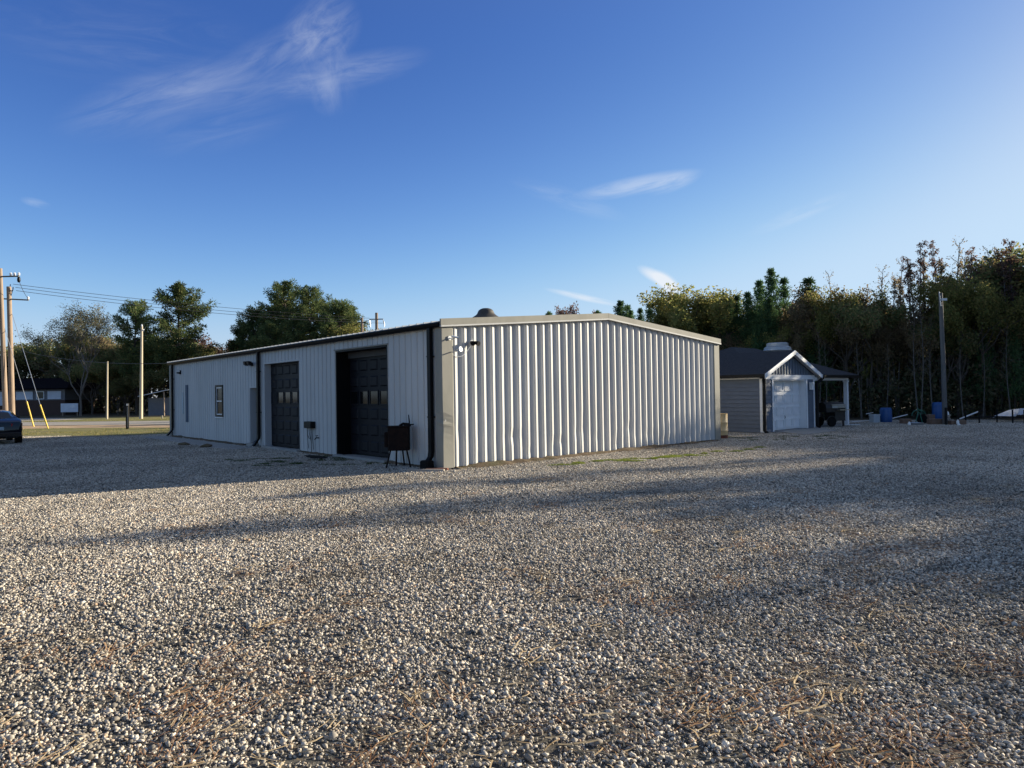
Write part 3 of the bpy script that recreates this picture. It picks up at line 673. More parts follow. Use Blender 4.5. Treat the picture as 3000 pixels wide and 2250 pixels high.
# wood burning barrel grill by the near door
t = thing('fire_box', 'rusty black steel fire box on four splayed legs by the near door', 'grill', (-2.72,16.32,0), R_(4))
mb = MB(); mb.bevbox(-.25,.25,-.19,.19,.42,.98,.02); bx_ = mb.build('fire_box_body', M['rust'], t)
mb = MB(); mb.box(-.27,.27,-.21,.21,.975,1.0); mb.tube([(.02,-.02,1.0),(.10,-.02,1.05),(.26,-.02,1.03)],.03,8); mb.build('lid', M['rust'], t)
mb = MB(); mb.tube([(.24,0,1.0),(.25,0,1.08),(.235,0,1.26)],[.02,.018,.01],8); mb.tube([(.12,-.05,1.02),(.36,-.05,1.03)],.016,8); mb.build('handle', M['black_metal'], t)
mb = MB(); mb.bevbox(-.34,-.25,-.12,.12,.5,.86,.02); mb.build('side_tray', M['rust'], t)
for sx_, sy_ in ((-1,-1),(1,-1),(-1,1),(1,1)):
    xa_, xb_ = (.19,.29) if sy_ < 0 else (.07,.10)
    mb = MB(); mb.tube([(sx_*xa_,sy_*.12,.43),(sx_*xb_,sy_*.25,.0)],.019,6); mb.build('leg', M['rust'], t)
mb = MB(); mb.bevbox(-.42,.42,-.045,.045,0,.05,.008); tag(mb.build('plank', M['plank'],None,loc=(-1.95,15.28,.02),rotz=R_(-10)), 'grey weathered plank lying on gravel by the near corner', 'plank')
mb = MB(); mb.bevbox(-.25,.25,-.04,.04,0,.045,.008); tag(mb.build('plank', M['red_plank'],None,loc=(-1.72,15.42,.03),rotz=R_(-4)), 'short reddish board lying at the foot of the near corner', 'plank')

mb = MB(); mb.loft([[(-.62,-.14,0),(.1,-.2,0),(.62,-.1,0),(.58,.14,0),(-.1,.2,0),(-.6,.12,0)],[(-.58,-.12,.035),(.1,-.17,.04),(.57,-.08,.03),(.54,.12,.035),(-.1,.17,.04),(-.55,.1,.03)]])
tag(mb.build('rubber_mat', M['rubber'], None, loc=(-5.55,19.2,.016), rotz=TH+R_(85)), 'flat black rubber mat lying on the gravel below the outlet box', 'mat')
def lump(label, px, d, r, seed):
    g_ = np.random.default_rng(seed); mb = MB(); x, y_ = at(px, d)
    V = ICO_V*g_.uniform(.7,1.2,(12,1))*np.array([r*1.5,r,r*.6]); mb.v = [tuple(v) for v in V]; mb.f = [tuple(int(i) for i in q) for q in ICO_F]
    tag(mb.build('clod', m_bank, None, True, loc=(x,y_,r*.3)), label, 'clod')
lump('left one of two dark clods on the gravel before the shaded wall', 537, 25.0, .17, 1); lump('right one of two dark clods on the gravel before the shaded wall', 602, 23.8, .17, 2)
mb = MB(); mb.bevbox(-1.25,-.30,10.3,21.3,-.02,.035,.02); struct(mb.build('concrete_walk', M['concrete'], None, loc=(AX,AY,0), rotz=TH))
# ------------------------------------------------------------------ grey sided garage with carport
shed = thing('grey_garage', 'small grey sided garage with front gable, white door and side carport', 'building', (LX,LY,0), TH)
WG, EZ, SL, OV = 4.38, 2.30, .40, .25
def lap_wall(mb, p0, p1, z0, z1, out, openings=()):
    """lap siding between two plan points; out = outward unit vector"""
    p0, p1, out = Vector((*p0,0)), Vector((*p1,0)), Vector((*out,0)); ln = (p1-p0).length; d = (p1-p0)/ln
    z = z0
    while z < z1-1e-4:
        zt = min(z+.16, z1); cuts = [(0, ln)]
        for a, b_, za, zb in openings:
            if za < (z+zt)/2 < zb:
                cuts = [c for q in cuts for c in ((q[0], min(q[1], a)), (max(q[0], b_), q[1])) if c[1]-c[0] > 1e-4]
        for a, b_ in cuts:
            A_, B_ = p0+d*a, p0+d*b_
            lo, hi = out*.0285, out*.002
            mb.quad(A_+lo+Vector((0,0,z)), B_+lo+Vector((0,0,z)), B_+hi+Vector((0,0,zt)), A_+hi+Vector((0,0,zt)))
            mb.quad(A_+hi*0+Vector((0,0,z)), B_+hi*0+Vector((0,0,z)), B_+lo+Vector((0,0,z)), A_+lo+Vector((0,0,z)))
        z = zt
mb = MB(); lap_wall(mb,(0,6),(0,0),.05,2.12,(-1,0)); mb.build('side_wall', M['siding'], shed)
mb = MB(); lap_wall(mb,(0,0),(WG,0),.05,2.14,(0,-1),[(.72,3.68,0,2.09)]); mb.build('front_wall', M['siding'], shed)
mb = MB(); lap_wall(mb,(WG,0),(WG,6),.05,2.3,(1,0)); mb.build('side_wall', M['siding'], shed)
mb = MB(); lap_wall(mb,(WG,6),(0,6),.05,2.3,(0,1)); mb.build('back_wall', M['siding'], shed)
mb = MB(); mb.box(.02,WG-.02,.02,5.98,-.05,.045); mb.box(WG,7.7,-.15,6,-.05,.05); mb.build('slab', M['concrete'], shed)
# gable end: board and batten
pk = WG/2; zp = lambda x: EZ-.02 + SL*(min(x, WG-x)+OV)-.09
mb = MB(); mb.poly([(0,-.002,2.14),(WG,-.002,2.14),(WG,-.002,zp(WG)),(pk,-.002,zp(pk)),(0,-.002,zp(0))])
k = .12
while k < WG-.05:
    if zp(k+.02) > 2.36: mb.box(k,k+.045,-.03,-.004,2.30,zp(k if k > pk else k)-.01)
    k += .235
mb.build('gable', M['batten'], shed)
# trim
mb = MB()
mb.box(-.03,.10,-.03,-.024,.05,2.13); mb.box(-.03,-.024,-.024,.10,.05,2.13); mb.box(WG-.10,WG+.03,-.03,-.024,.05,2.13)
mb.box(.70,.80,-.045,-.026,.05,2.10); mb.box(3.60,3.70,-.045,-.026,.05,2.10); mb.box(.0,WG,-.05,-.024,2.10,2.28); mb.box(-.03,-.004,.1,6,2.12,2.28)
mb.build('trim', M['white_paint'], shed)
mb = MB(); mb.box(.80,.815,-.02,.30,.05,2.10); mb.box(3.585,3.60,-.02,.30,.05,2.10); mb.box(.815,3.585,-.02,.30,2.06,2.10); mb.build('door_jamb', M['white_paint'], shed)
mb = MB(); mb.box(.815,3.585,.26,.30,.06,2.06)
hgt, wd = 2.0/4, 2.77/4
for r in range(4):
    for c in range(4):
        a, b_ = .815+c*wd+.05, .815+(c+1)*wd-.05; za, zb = .06+r*hgt+.07, .06+(r+1)*hgt-.07
        for q in ((a,b_,za,za+.045),(a,b_,zb-.045,zb),(a,a+.04,za+.045,zb-.045),(b_-.04,b_,za+.045,zb-.045)): mb.box(q[0],q[1],.222,.2575,q[2],q[3])
        mb.box(a+.06,b_-.06,.242,.2575,za+.06,zb-.06)
    mb.box(.815,3.585,.2565,.259,.06+r*hgt+.004,.06+(r+1)*hgt-.004)
gd = mb.build('garage_door', M['white_paint'], shed)
mb = MB(); mb.tube([(2.2,.225,.5),(2.2,.20,.56),(2.2,.225,.62)],.012,6); mb.build('handle', M['black_metal'], gd)
# roof
th_ = .05
xl, xr, yf, yk = -OV, 8.5, -OV, 6.4
ridz = EZ + SL*3.33
rl, rr_, ry = xl+3.33, xr-3.33, yf+3.33
pkz = EZ + SL*(pk+OV); pyb = yf + (pk+OV)        # wing ridge meets the main front slope here
mb = MB()
def slope(pts):
    mb.poly(pts); n_ = len(pts)
    low = [(x,y_,z-th_) for x,y_,z in pts]; mb.poly(low[::-1])
    for i in range(n_):
        a, b_ = pts[i], pts[(i+1)%n_]; mb.quad(a, low[i], low[(i+1)%n_], b_)
slope([(xl,yf,EZ),(pk,yf,pkz),(pk,pyb,pkz),(rl,ry,ridz),(rl,yk-3.33,ridz),(xl,yk,EZ)])           # left slope, wing and main in one plane
slope([(pk,yf,pkz),(WG+OV,yf,EZ),(pk,pyb,pkz)])                                                     # wing right slope
slope([(WG+OV+.004,yf,EZ),(xr,yf,EZ),(rr_,ry,ridz),(rl,ry,ridz),(pk+.004,pyb,pkz)])                 # main front slope
slope([(xr,yf,EZ),(xr,yk,EZ),(rr_,yk-3.33,ridz),(rr_,ry,ridz)])
slope([(xr,yk,EZ),(xl,yk,EZ),(rl,yk-3.33,ridz),(rr_,yk-3.33,ridz)])
if yk-3.33-ry > .01: slope([(rl,ry,ridz),(rr_,ry,ridz),(rr_,yk-3.33,ridz),(rl,yk-3.33,ridz)])
rf = mb.build('roof', M['shingle'], shed)
# rake boards and soffits of the front gable
mb = MB()
for sg in (0,1):
    X = lambda x: x if not sg else WG-x
    a, b_ = -OV-.02, pk-.003
    za, zb = EZ-.005, EZ+SL*(pk+OV)-.005
    mb.hexa([(X(a),yf-.03,za-.17),(X(b_),yf-.03,zb-.17),(X(b_),yf-.004,zb-.17),(X(a),yf-.004,za-.17),(X(a),yf-.03,za),(X(b_),yf-.03,zb),(X(b_),yf-.004,zb),(X(a),yf-.004,za)])
    mb.quad((X(a),yf,za-.075),(X(b_),yf,zb-.075),(X(b_),-.004,zb-.075),(X(a),-.004,za-.075))
mb.build('rake_board', M['white_paint'], shed)
mb = MB(); mb.box(xl-.09,xl-.004,yf,yk,EZ-.13,EZ-.005); mb.build('gutter', M['black_metal'], shed)
mb = MB(); mb.box(WG+OV+.05,xr,yf-.09,yf-.004,EZ-.13,EZ-.02); mb.build('gutter', M['black_metal'], shed)
def dspout(pts):
    mb = MB(); mb.tube(pts,.065,8); mb.build('downspout', M['black_metal'], shed)
dspout([(-.20,-.2,EZ-.12),(-.14,-.14,EZ-.22),(-.05,-.10,EZ-.36),(-.05,-.09,.12),(-.05,-.2,.04)])
dspout([(WG+.30,yf-.03,EZ-.12),(WG+.26,-.2,EZ-.22),(WG+.08,-.10,EZ-.36),(WG+.08,-.09,.12),(WG+.08,-.2,.04)])
mb = MB(); mb.box(WG+.035,7.75,-.08,.08,2.06,2.22); mb.box(7.55,7.75,.08,6,2.06,2.22); mb.box(WG+.035,7.55,5.8,6,2.06,2.22); mb.build('beam', M['white_paint'], shed)
for y_ in (0,5.9):
    mb = MB(); mb.box(7.57,7.73,y_-.08,y_+.08,.05,2.058); mb.box(7.55,7.75,y_-.10,y_+.10,1.98,2.056); mb.build('post', M['white_paint'], shed)
# kitchen style exhaust hood on the roof
v_ = thing('roof_exhaust', 'squat galvanised exhaust hood on the grey garage roof', 'exhaust', (LX+CU*4.4-SU*1.6, LY+SU*4.4+CU*1.6, 2.9), TH)
mb = MB(); mb.box(-.34,.34,-.34,.34,0,.46); mb.build('curb', M['vent_steel'], v_)
mb = MB(); mb.lathe([(.36,.46),(.56,.48),(.58,.56),(.56,.66),(.50,.69),(.46,.72),(.46,.84),(.40,.87)],28); mb.build('hood', M['vent_steel'], v_, True)
mb = MB(); mb.lathe([(.585,.50),(.60,.52),(.60,.56),(.585,.58)],28); mb.build('band', M['steel'], v_, True)
t = thing('wall_lantern', 'white box shaped wall light right of the white garage door', 'light', (LX+CU*3.95-SU*-.03, LY+SU*3.95+CU*-.03, 1.66), TH)
mb = MB(); mb.bevbox(-.08,.08,-.16,0,0,.26,.02); mb.build('lamp_body', M['white_plastic'], t)
mb = MB(); mb.hexa([(-.1,-.19,.262),(.1,-.19,.262),(.1,0,.262),(-.1,0,.262),(-.07,-.14,.31),(.07,-.14,.31),(.07,0,.31),(-.07,0,.31)]); mb.build('cap', M['white_plastic'], t)
mb = MB(); P = [(10.42,27.2),(10.62,24.95),(12.70,26.9),(12.95,28.95)]
mb.loft([[(x,y_,-.02) for x,y_ in P],[(x,y_,.05) for x,y_ in P]]); struct(mb.build('concrete_apron', M['concrete']))
# smoker parked under the carport edge
t = thing('barbecue_smoker', 'black barbecue smoker cart with slanted steel lid under the carport', 'smoker', (LX+CU*5.62-SU*-.15, LY+SU*5.62+CU*-.15, .05), TH-R_(24))
mb = MB()
hood = [(-.32,.62),(.32,.62),(.34,.78),(.28,.90),(.10,1.02),(-.12,1.05),(-.28,.95),(-.33,.80)]
mb.loft([[(x*0+xx,yy,z) for yy,z in hood] for xx,x in ((-.52,0),(.52,0))]); mb.build('smoke_chamber', M['smoke_steel'], t)
mb = MB(); mb.quad((-.20,-.34,.80),(.50,-.34,.80),(.50,-.30,.955),(-.20,-.30,.955)); mb.hexa([(-.20,-.345,.915),(.515,-.345,.915),(.515,.08,1.04),(-.20,.08,1.04),(-.20,-.345,.93),(.515,-.345,.93),(.515,.08,1.06),(-.20,.08,1.06)]); mb.build('lid', M['bare_steel'], t)
mb = MB(); mb.box(.0,.56,-.55,-.36,.70,.73); mb.tube([(.1,-.38,.86),(.45,-.38,.86)],.014,6); mb.build('shelf', M['bare_steel'], t)
mb = MB(); mb.box(-.05,.50,-.32,.30,.24,.62); mb.build('fire_chamber', M['smoke_steel'], t)
mb = MB(); mb.tube([(-.2,.1,1.04),(-.2,.1,1.16)],.05,10); mb.build('chimney', M['smoke_steel'], t)
for y_ in (-.36,.36):
    mb = MB(); mb.tube([(-.28,y_-.05,.20),(-.28,y_+.05,.20)],.20,20); wv = mb.build('wheel', M['rubber'], t)
    mb = MB(); mb.tube([(-.28+.25*math.cos(a),y_,.20+.25*math.sin(a)) for a in np.linspace(0,math.pi,9)],.02,6); mb.build('fender', M['smoke_steel'], t)
for y_ in (-.3,.24):
    mb = MB(); mb.box(.40,.46,y_,y_+.06,0,.3); mb.build('leg', M['smoke_steel'], t)

# ------------------------------------------------------------------ drums, boxes and scrap on the right
def drum(name, label, loc, m, h=.88, r=.29, steel=False, tilt=0, group=None):
    t = thing(name, label, 'drum', loc, 0, group)
    if steel: prof = [(r*.97,0),(r,.01),(r,h*.33-.02),(r+.012,h*.33),(r,h*.33+.02),(r,h*.66-.02),(r+.012,h*.66),(r,h*.66+.02),(r,h-.02),(r+.008,h),(r-.01,h),(r-.012,h-.02)]
    else: prof = [(r*.88,0),(r*.96,.05),(r,.14),(r,h*.70),(r*.985,h*.74),(r,h*.78),(r*.97,h*.9),(r*.86,h*.97),(r*.82,h),(r*.78,h),(r*.77,h-.02)]
    mb = MB(); mb.lathe(prof, 28); mb.build('drum_body', m, t, True)
    if steel:
        mb = MB(); mb.lathe([(r*.99+.003,.0),(r+.004,.02),(r+.003,.12),(r+.002,.14)],28,cap=False); mb.build('rust_band', M['drum_rust'], t)
    else:
        mb = MB(); mb.disc((r*.4,0,h-.022),(0,0,1),.04,.03,12); mb.build('bung', m, t)
    t.rotation_euler[0] = tilt
    return t
drum('steel_drum', 'cream painted steel drum with rusty foot behind the workshop corner', (7.25,24.0,.01), M['cream'], steel=True)
drum('plastic_drum', 'upright blue plastic drum beside the pale grey box', (*at(2593,33.0),.0), M['blue_drum'], .72, .27)
drum('plastic_drum', 'blue plastic drum half hidden behind the grey wooden pole', (*at(2747,35.6),.0), M['blue_drum'], .88, .29)
def rbox(name, label, cat, m, px, d, wx, wy, h, rot=0, extra=None):
    x, y_ = at(px, d); t = thing(name, label, cat, (x,y_,.0), R_(rot))
    mb = MB(); mb.bevbox(-wx/2,wx/2,-wy/2,wy/2,.005,h,.012); mb.build('box_body', m, t)
    mb = MB(); mb.box(-wx/2-.008,wx/2+.008,-wy/2-.008,wy/2+.008,h-.06,h+.012) if extra == 'lid' else mb.box(-wx/2+.02,wx/2-.02,-.025,.025,h,h+.004)
    mb.build('lid' if extra == 'lid' else 'tape', m if extra == 'lid' else M['plank'], t); return t
rbox('cooler_box', 'square pale grey foam box left of the blue drum', 'box', M['foam'], 2560, 33.0, .34, .34, .40, 8, 'lid')
rbox('cardboard_box', 'brown cardboard box left of the wooden pole', 'box', M['cardboard'], 2739, 30.6, .60, .40, .26, -4)
rbox('cardboard_box', 'upright brown board box leaning behind the other carton by the pole', 'box', M['cardboard'], 2722, 31.4, .30, .30, .42, 5)
rbox('cardboard_box', 'low brown carton on the right of the wooden pole', 'box', M['cardboard'], 2790, 30.2, .46, .36, .20, 6)
rbox('cardboard_box', 'flattened dull brown carton near the black rack end', 'box', M['cardboard'], 2812, 30.0, .30, .34, .22, -10)
rbox('cardboard_box', 'greyish brown box beside the round washtub', 'box', M['cardboard'], 2650, 31.5, .40, .34, .24, -6)
def plankf(label, px0, d0, z0, px1, d1, z1, m=None, w_=.09):
    (xa,ya),(xb,yb_) = at(px0,d0), at(px1,d1); A_, B_ = Vector((xa,ya,z0)), Vector((xb,yb_,z1)); d = (B_-A_); s = Vector((-d.y,d.x,0)).normalized()*w_/2; up = Vector((0,0,.035))
    mb = MB(); mb.hexa([A_-s,B_-s,B_+s,A_+s,A_-s+up,B_-s+up,B_+s+up,A_+s+up]); tag(mb.build('plank', m or M['plank']), label, 'plank')
plankf('pale plank propped behind the blue drum, tip toward the hose', 2606, 33.6, .14, 2656, 33.4, .34, M['white_paint'])
plankf('pale plank lying behind the pale grey box', 2492, 33.8, .02, 2556, 33.9, .06, M['white_paint'], .2)
plankf('short pale stick tilted up over the pale grey box', 2535, 34.0, .38, 2556, 33.8, .45, M['white_paint'], .05)
plankf('dull plank lying flat between the blue drum and washtub', 2620, 32.4, .02, 2660, 32.2, .05)
plankf('long pale plank sloping up along the black rack', 2810, 31.2, .20, 2864, 31.6, .50, M['white_paint'], .07)
plankf('pale strip lying on the ground beyond the carport post', 2462, 31.0, .02, 2514, 31.0, .02, M['white_paint'], .12)
t = thing('washtub', 'shallow round metal washtub on the gravel by the hose', 'tub', (*at(2681,30.4),0), 0)
mb = MB(); mb.lathe([(.26,.0),(.30,.10),(.315,.11),(.30,.115),(.27,.03),(.02,.02)],26); mb.build('tub_bowl', M['steel'], t, True)
t = thing('hose_stand', 'green garden hose looped over a tilted stand behind the washtub', 'hose', (*at(2690,31.2),0), 0)
mb = MB(); mb.tube([(-.18,0,0),(-.05,.0,.5),(.0,0,.55)],.02,6); mb.tube([(.16,0,0),(.05,0,.5)],.02,6); mb.build('stand', M['green_hose'], t)
mb = MB(); mb.tube([(-.10+.30*math.cos(a)+.12,.02+.02*a,.40+.26*math.sin(a)) for a in np.linspace(.2,3.2,14)],.018,6); mb.tube([(-.10,0,.62),(.05,.02,.50),(.22,.02,.46),(.10,.02,.60),(-.08,.0,.72)],.018,6); mb.build('hose', M['green_hose'], t)
mb = MB(); mb.tube([(.22,.1,.22),(.22,.2,.22)],.22,22); mb.build('reel', M['rubber'], t)
def jug(label, px, d, z=0, h=.16, grp=None):
    t = thing('jug', label, 'jug', (*at(px,d),z), 0, grp)
    mb = MB(); mb.lathe([(.05,0),(.06,.01),(.06,h*.7),(.035,h*.9),(.02,h)],12); mb.build('bottle', M['white_plastic'], t, True)
    mb = MB(); mb.lathe([(.024,h),(.024,h+.02)],10); mb.build('cap', M['white_plastic'], t)
jug('small white jug standing left of the round washtub', 2661, 30.2); jug('white jug on top of scrap right of the pole', 2774, 30.9, .40)
jug('white jug on the brown carton right of the pole', 2803, 29.9, .05, .18); jug('small white jug on gravel before the brown carton', 2806, 29.4, 0, .10)
t = thing('scrap_heap', 'small tan heap of scrap lumber right of the wooden pole', 'scrap', (*at(2778,30.8),0), 0)
for a, b_ in (((-.2,0,.0),(.12,.1,.42)),((.2,0,0),(-.05,.05,.40)),((-.1,.1,0),(.25,.1,.18)),((-.24,-.05,.04),(.2,-.1,.10))):
    mb = MB(); mb.tube([a,b_],.035,4); mb.build('board', M['plank'], t)
# pole on the right
x, y_ = at(2766,30.25)
t = thing('utility_pole', 'lone grey wooden pole standing among the scrap at the wood edge', 'pole', (x,y_,0), 0)
mb = MB(); mb.tube([(0,0,0),(-.02,0,3),(-.07,0,5.85)],[.105,.092,.08],14); mb.build('shaft', M['grey_pole'], t, True)
mb = MB(); mb.tube([(-.05,-.09,5.3),(-.15,-.14,5.25),(-.2,-.12,5.9)],.02,6); mb.box(-.12,.12,-.16,-.1,5.5,5.6); mb.build('bracket', M['steel'], t)
x2, y2 = at(2768,29.9); mb = MB(); mb.tube([(x2,y2,0),(x2+.02,y2,.78)],.055,8); tag(mb.build('post', M['black_metal']), 'short black post standing at the foot of the grey pole', 'post')
# black pipe rack with pale sheets at the far right
t = thing('pipe_rack', 'low black pipe rack running along the wood edge at far right', 'rack', (0,0,0))
P = [at(2826,30.6), at(2866,30.8), at(2918,31.0), at(2964,30.4), at(2998,30.0), at(3060,29.6)]
mb = MB()
for q0, q1 in zip(P[:-1], P[1:]): mb.tube([(*q0,.30),(*q1,.30)],.03,6)
mb.build('rail', M['black_metal'], t)
for q in P:
    mb = MB(); mb.tube([(*q,0),(*q,.62)],.035,6); mb.build('post', M['black_metal'], t)
def sheetp(label, a, b_, c, d):
    mb = MB(); n_ = 14
    A_,B_,C_,D_ = map(Vector,(a,b_,c,d))
    for i in range(n_):
        u_, v2 = i/n_, (i+1)/n_
        za, zb = (.012 if i%2 else -.012), (.012 if (i+1)%2 else -.012)
        p, q, r_, s_ = A_.lerp(B_,u_), A_.lerp(B_,v2), D_.lerp(C_,v2), D_.lerp(C_,u_)
        Z0, Z1 = Vector((0,0,za)), Vector((0,0,zb)); T = Vector((0,0,-.006))
        mb.quad(p+Z0,q+Z1,r_+Z1,s_+Z0); mb.quad(s_+Z0+T,r_+Z1+T,q+Z1+T,p+Z0+T)
    tag(mb.build('roofing_sheet', M['sheet_white']), label, 'metal sheet', 'pale metal sheets by the rack')
sheetp('long pale metal sheet propped behind the black rack', (*at(2898,31.6),.24), (*at(2972,31.4),.26), (*at(2990,32.6),.60), (*at(2952,32.6),.52))
sheetp('pale metal sheet at the frame edge resting on the black rack', (*at(2978,30.6),.38), (*at(3050,30.6),.40), (*at(3060,31.8),.70), (*at(2985,31.8),.62))
# ------------------------------------------------------------------ left: car
def build_car():
    t = thing('parked_car', 'dark blue sedan parked in the shade, seen from behind', 'car', (-21.72,28.35,0), R_(42.5))
    # y forward; length 4.6
    st = [(-2.25,.45,.62,.80,None),(-2.20,.34,.90,.86,None),(-1.95,.24,1.00,.90,None),(-1.55,.22,1.02,.91,1.03),(-1.0,.22,1.0,.915,1.27),(-.55,.22,.98,.915,1.36),(.1,.22,.96,.915,1.38),(.6,.22,.95,.91,1.30),(1.15,.22,.93,.90,.98),(1.7,.24,.84,.88,None),(2.15,.28,.70,.82,None),(2.32,.40,.55,.72,None)]
    rings = []
    for y_, zb, zt, hw, zr in st:
        top = zr if zr else zt
        hr = hw*.70 if zr and zr > 1.1 else (hw*.8 if zr else hw*.86)
        half = [(hw*.80,zb),(hw*.97,zb+.08),(hw,(zb+zt)/2),(hw*.955,zt-.04),(hw*.90,zt+(.0 if not zr else .01)),(hr,max(top-.05,zt)),(hr*.6,top),(0,top+.015)]
        rings.append([(x,y_,z) for x,z in half] + [(-x,y_,z) for x,z in half[-2::-1]])
    mb = MB(); mb.loft(rings); body = mb.build('body', M['car_paint'], t, True)
    # glass, set just outside the shell
    mb = MB(); mb.quad((-.58,-1.60,1.055),(.58,-1.60,1.055),(.52,-1.04,1.285),(-.52,-1.04,1.285)); mb.build('rear_window', M['glass'], t)
    mb = MB(); mb.quad((.56,.66,1.30),(-.56,.66,1.30),(-.66,1.16,1.01),(.66,1.16,1.01)); mb.build('windshield', M['glass'], t)
    for s_ in (-1,1):
        mb = MB(); mb.poly([(s_*.865,-1.25,1.02),(s_*.865,.80,.99),(s_*.70,.45,1.28),(s_*.685,-.1,1.345),(s_*.685,-.75,1.30)]); mb.build('side_window', M['glass'], t)
        mb = MB(); mb.hexa([(s_*.50,-2.235,.70),(s_*.83,-2.18,.70),(s_*.90,-1.92,.72),(s_*.6,-2.0,.7),(s_*.48,-2.225,.84),(s_*.82,-2.17,.84),(s_*.90,-1.92,.84),(s_*.6,-2.0,.84)]); mb.build('tail_light', M['tail'], t)
        mb = MB(); mb.bevbox(-.10,.10,-.06,.06,0,.14,.03); o = mb.build('mirror', M['car_paint'], t, loc=(s_*1.0,.62,.98))
        for y_ in (-1.35,1.42):
            mb = MB(); mb.tube([(s_*.72,y_,.32),(s_*.925,y_,.32)],.32,22); wv = mb.build('wheel', M['rubber'], t)
            mb = MB(); mb.tube([(s_*.92,y_,.32),(s_*.932,y_,.32)],.2,18); mb.build('rim', M['steel'], wv)
    mb = MB(); mb.box(-.26,.26,-2.262,-2.245,.60,.72); mb.build('number_plate', M['faded'], t)
    mb = MB(); mb.bevbox(-.80,.80,-2.30,-2.12,.34,.50,.03); mb.build('bumper', M['car_paint'], t)
build_car()
# ------------------------------------------------------------------ poles, wires
def pole(name, label, base, top, r0, r1, m):
    t = thing(name, label, 'pole', (*base,0))
    d = Vector(top)-Vector((*base,0)); mb = MB(); mb.tube([(0,0,0),d*.5,d],[r0,(r0+r1)/2,r1],14); mb.build('shaft', m, t, True)
    return t
b1 = at(17,45.0); t1 = (*at(2,45.0), 10.5)
p = pole('utility_pole', 'taller utility pole at the left frame edge with long steel arm', b1, t1, .16, .13, M['wood_pole'])
mb = MB(); mb.tube([(t1[0]-b1[0]-1.3,0,9.95),(t1[0]-b1[0]+1.28,-.05,9.96)],.05,8); arm = mb.build('crossarm', M['grey_pole'], p)
for xx in (.75,1.0,1.28,-1.1):
    mb = MB(); mb.lathe([(.05,0),(.09,.05),(.05,.09),(.09,.13),(.04,.2)],12,(t1[0]-b1[0]+xx,-.05,10.0)); mb.build('insulator', M['porcelain'], p, True)
mb = MB(); mb.lathe([(.06,0),(.10,.12),(.09,.3),(.05,.36)],12,(t1[0]-b1[0]+1.28,-.05,9.55)); mb.build('arrester', M['black_metal'], p)
b2 = at(36,46.0); t2 = (*at(28,46.0), 9.45)
p = pole('utility_pole', 'second utility pole from the left edge, with lower crossarm and bracket', b2, t2, .17, .14, M['wood_pole'])
o2 = t2[0]-b2[0]
mb = MB(); mb.tube([(o2-.55,0,8.65),(o2+1.35,-.04,8.52)],.045,8); mb.build('crossarm', M['grey_pole'], p)
mb = MB(); mb.lathe([(.04,0),(.08,.05),(.045,.09),(.08,.13),(.03,.2)],12,(o2+1.33,-.04,8.56)); mb.build('insulator', M['porcelain'], p, True)
mb = MB(); mb.tube([(o2,0,9.1),(o2+.28,-.02,9.2),(o2+.30,-.02,9.42)],.03,6); mb.tube([(o2,0,8.85),(o2+.16,-.02,8.85),(o2+.26,-.02,9.18)],.02,6); mb.tube([(o2+.08,0,9.4),(o2+.1,0,9.62)],.025,6); mb.build('bracket', M['black_metal'], p)
b3 = at(1104,62); t3 = (*at(1106,62), 9.2)
p = pole('utility_pole', 'distant utility pole with crossarm rising behind the workshop roof', b3, t3, .16, .13, M['wood_pole'])
mb = MB(); mb.tube([(-.6,0,8.62),(.66,0,8.62)],.05,6); mb.build('crossarm', M['grey_pole'], p)
mb = MB(); mb.tube([(.64,0,8.62),(.72,0,8.3),(.78,0,7.9)],[.02,.06,.02],8); mb.tube([(-.58,0,8.62),(-.56,0,8.3),(-.5,0,7.9)],[.02,.06,.02],8); mb.build('insulator', M['steel'], p)
b4 = at(1063,56); p = pole('utility_pole', 'shorter brown pole just left of the crossarm pole behind the roof', b4, (*at(1063,56), 8.1), .12, .10, M['wood_pole'])
mb = MB(); mb.tube([(0,0,7.75),(-.25,0,7.7),(-.6,0,7.5),(-.8,0,7.42)],.035,6); mb.tube([(0,0,7.72),(.3,0,7.72)],.05,6); mb.build('arm', M['black_metal'], p)
b5 = at(312.5,59.8); pole('wood_post', 'thin pale pole left of the black roadside post', b5, (*at(315.5,59.8),5.05), .085, .06, M['pale_pole'])
b6 = at(412,59.2); p = pole('utility_pole', 'pale tall pole between pines and road, right of the thin pole', b6, (*at(417,59.2),8.0), .15, .085, M['pale_pole'])
mb = MB(); mb.tube([(.15,0,7.6),(.35,-.05,7.75)],.05,6); mb.lathe([(.05,0),(.07,.1),(.03,.2)],10,(.15,0,8.0)); mb.build('insulator', M['porcelain'], p)
def wire(name, label, a, b_, sag, r=.012, grp=None, m=None):
    A_, B_ = Vector(a), Vector(b_); mb = MB(); k = 24
    mb.tube([A_.lerp(B_,i/k)+Vector((0,0,-4*sag*(i/k)*(1-i/k))) for i in range(k+1)], r, 5)
    tag(mb.build(name, m or M['wire']), label, 'wire', grp)
G_ = 'power lines across the left sky'
wire('power_line', 'topmost of three power lines crossing left trees to the distant pole', (b2[0]+.1,46,9.62), (b3[0]-.6,62,8.72), .25, .016, G_)
wire('power_line', 'middle of three power lines crossing left trees to the distant pole', (b2[0]+.25,46,9.40), (b3[0]+.0,62,8.45), .32, .016, G_)
wire('power_line', 'lowest of three power lines crossing left trees to the distant pole', (b2[0]+.3,46,9.18), (b3[0]+.6,62,8.25), .38, .016, G_)
wire('service_wire', 'low thin service wire running from poles to the far workshop corner', (b2[0],46,5.3), wl(-.1,LN-.2,3.35), .35, .012)
wire('jumper_wire', 'short slack wire hanging between the two left poles', (t1[0]+1.28,45,9.6), (b2[0]+1.1,46,8.65), .12, .014)
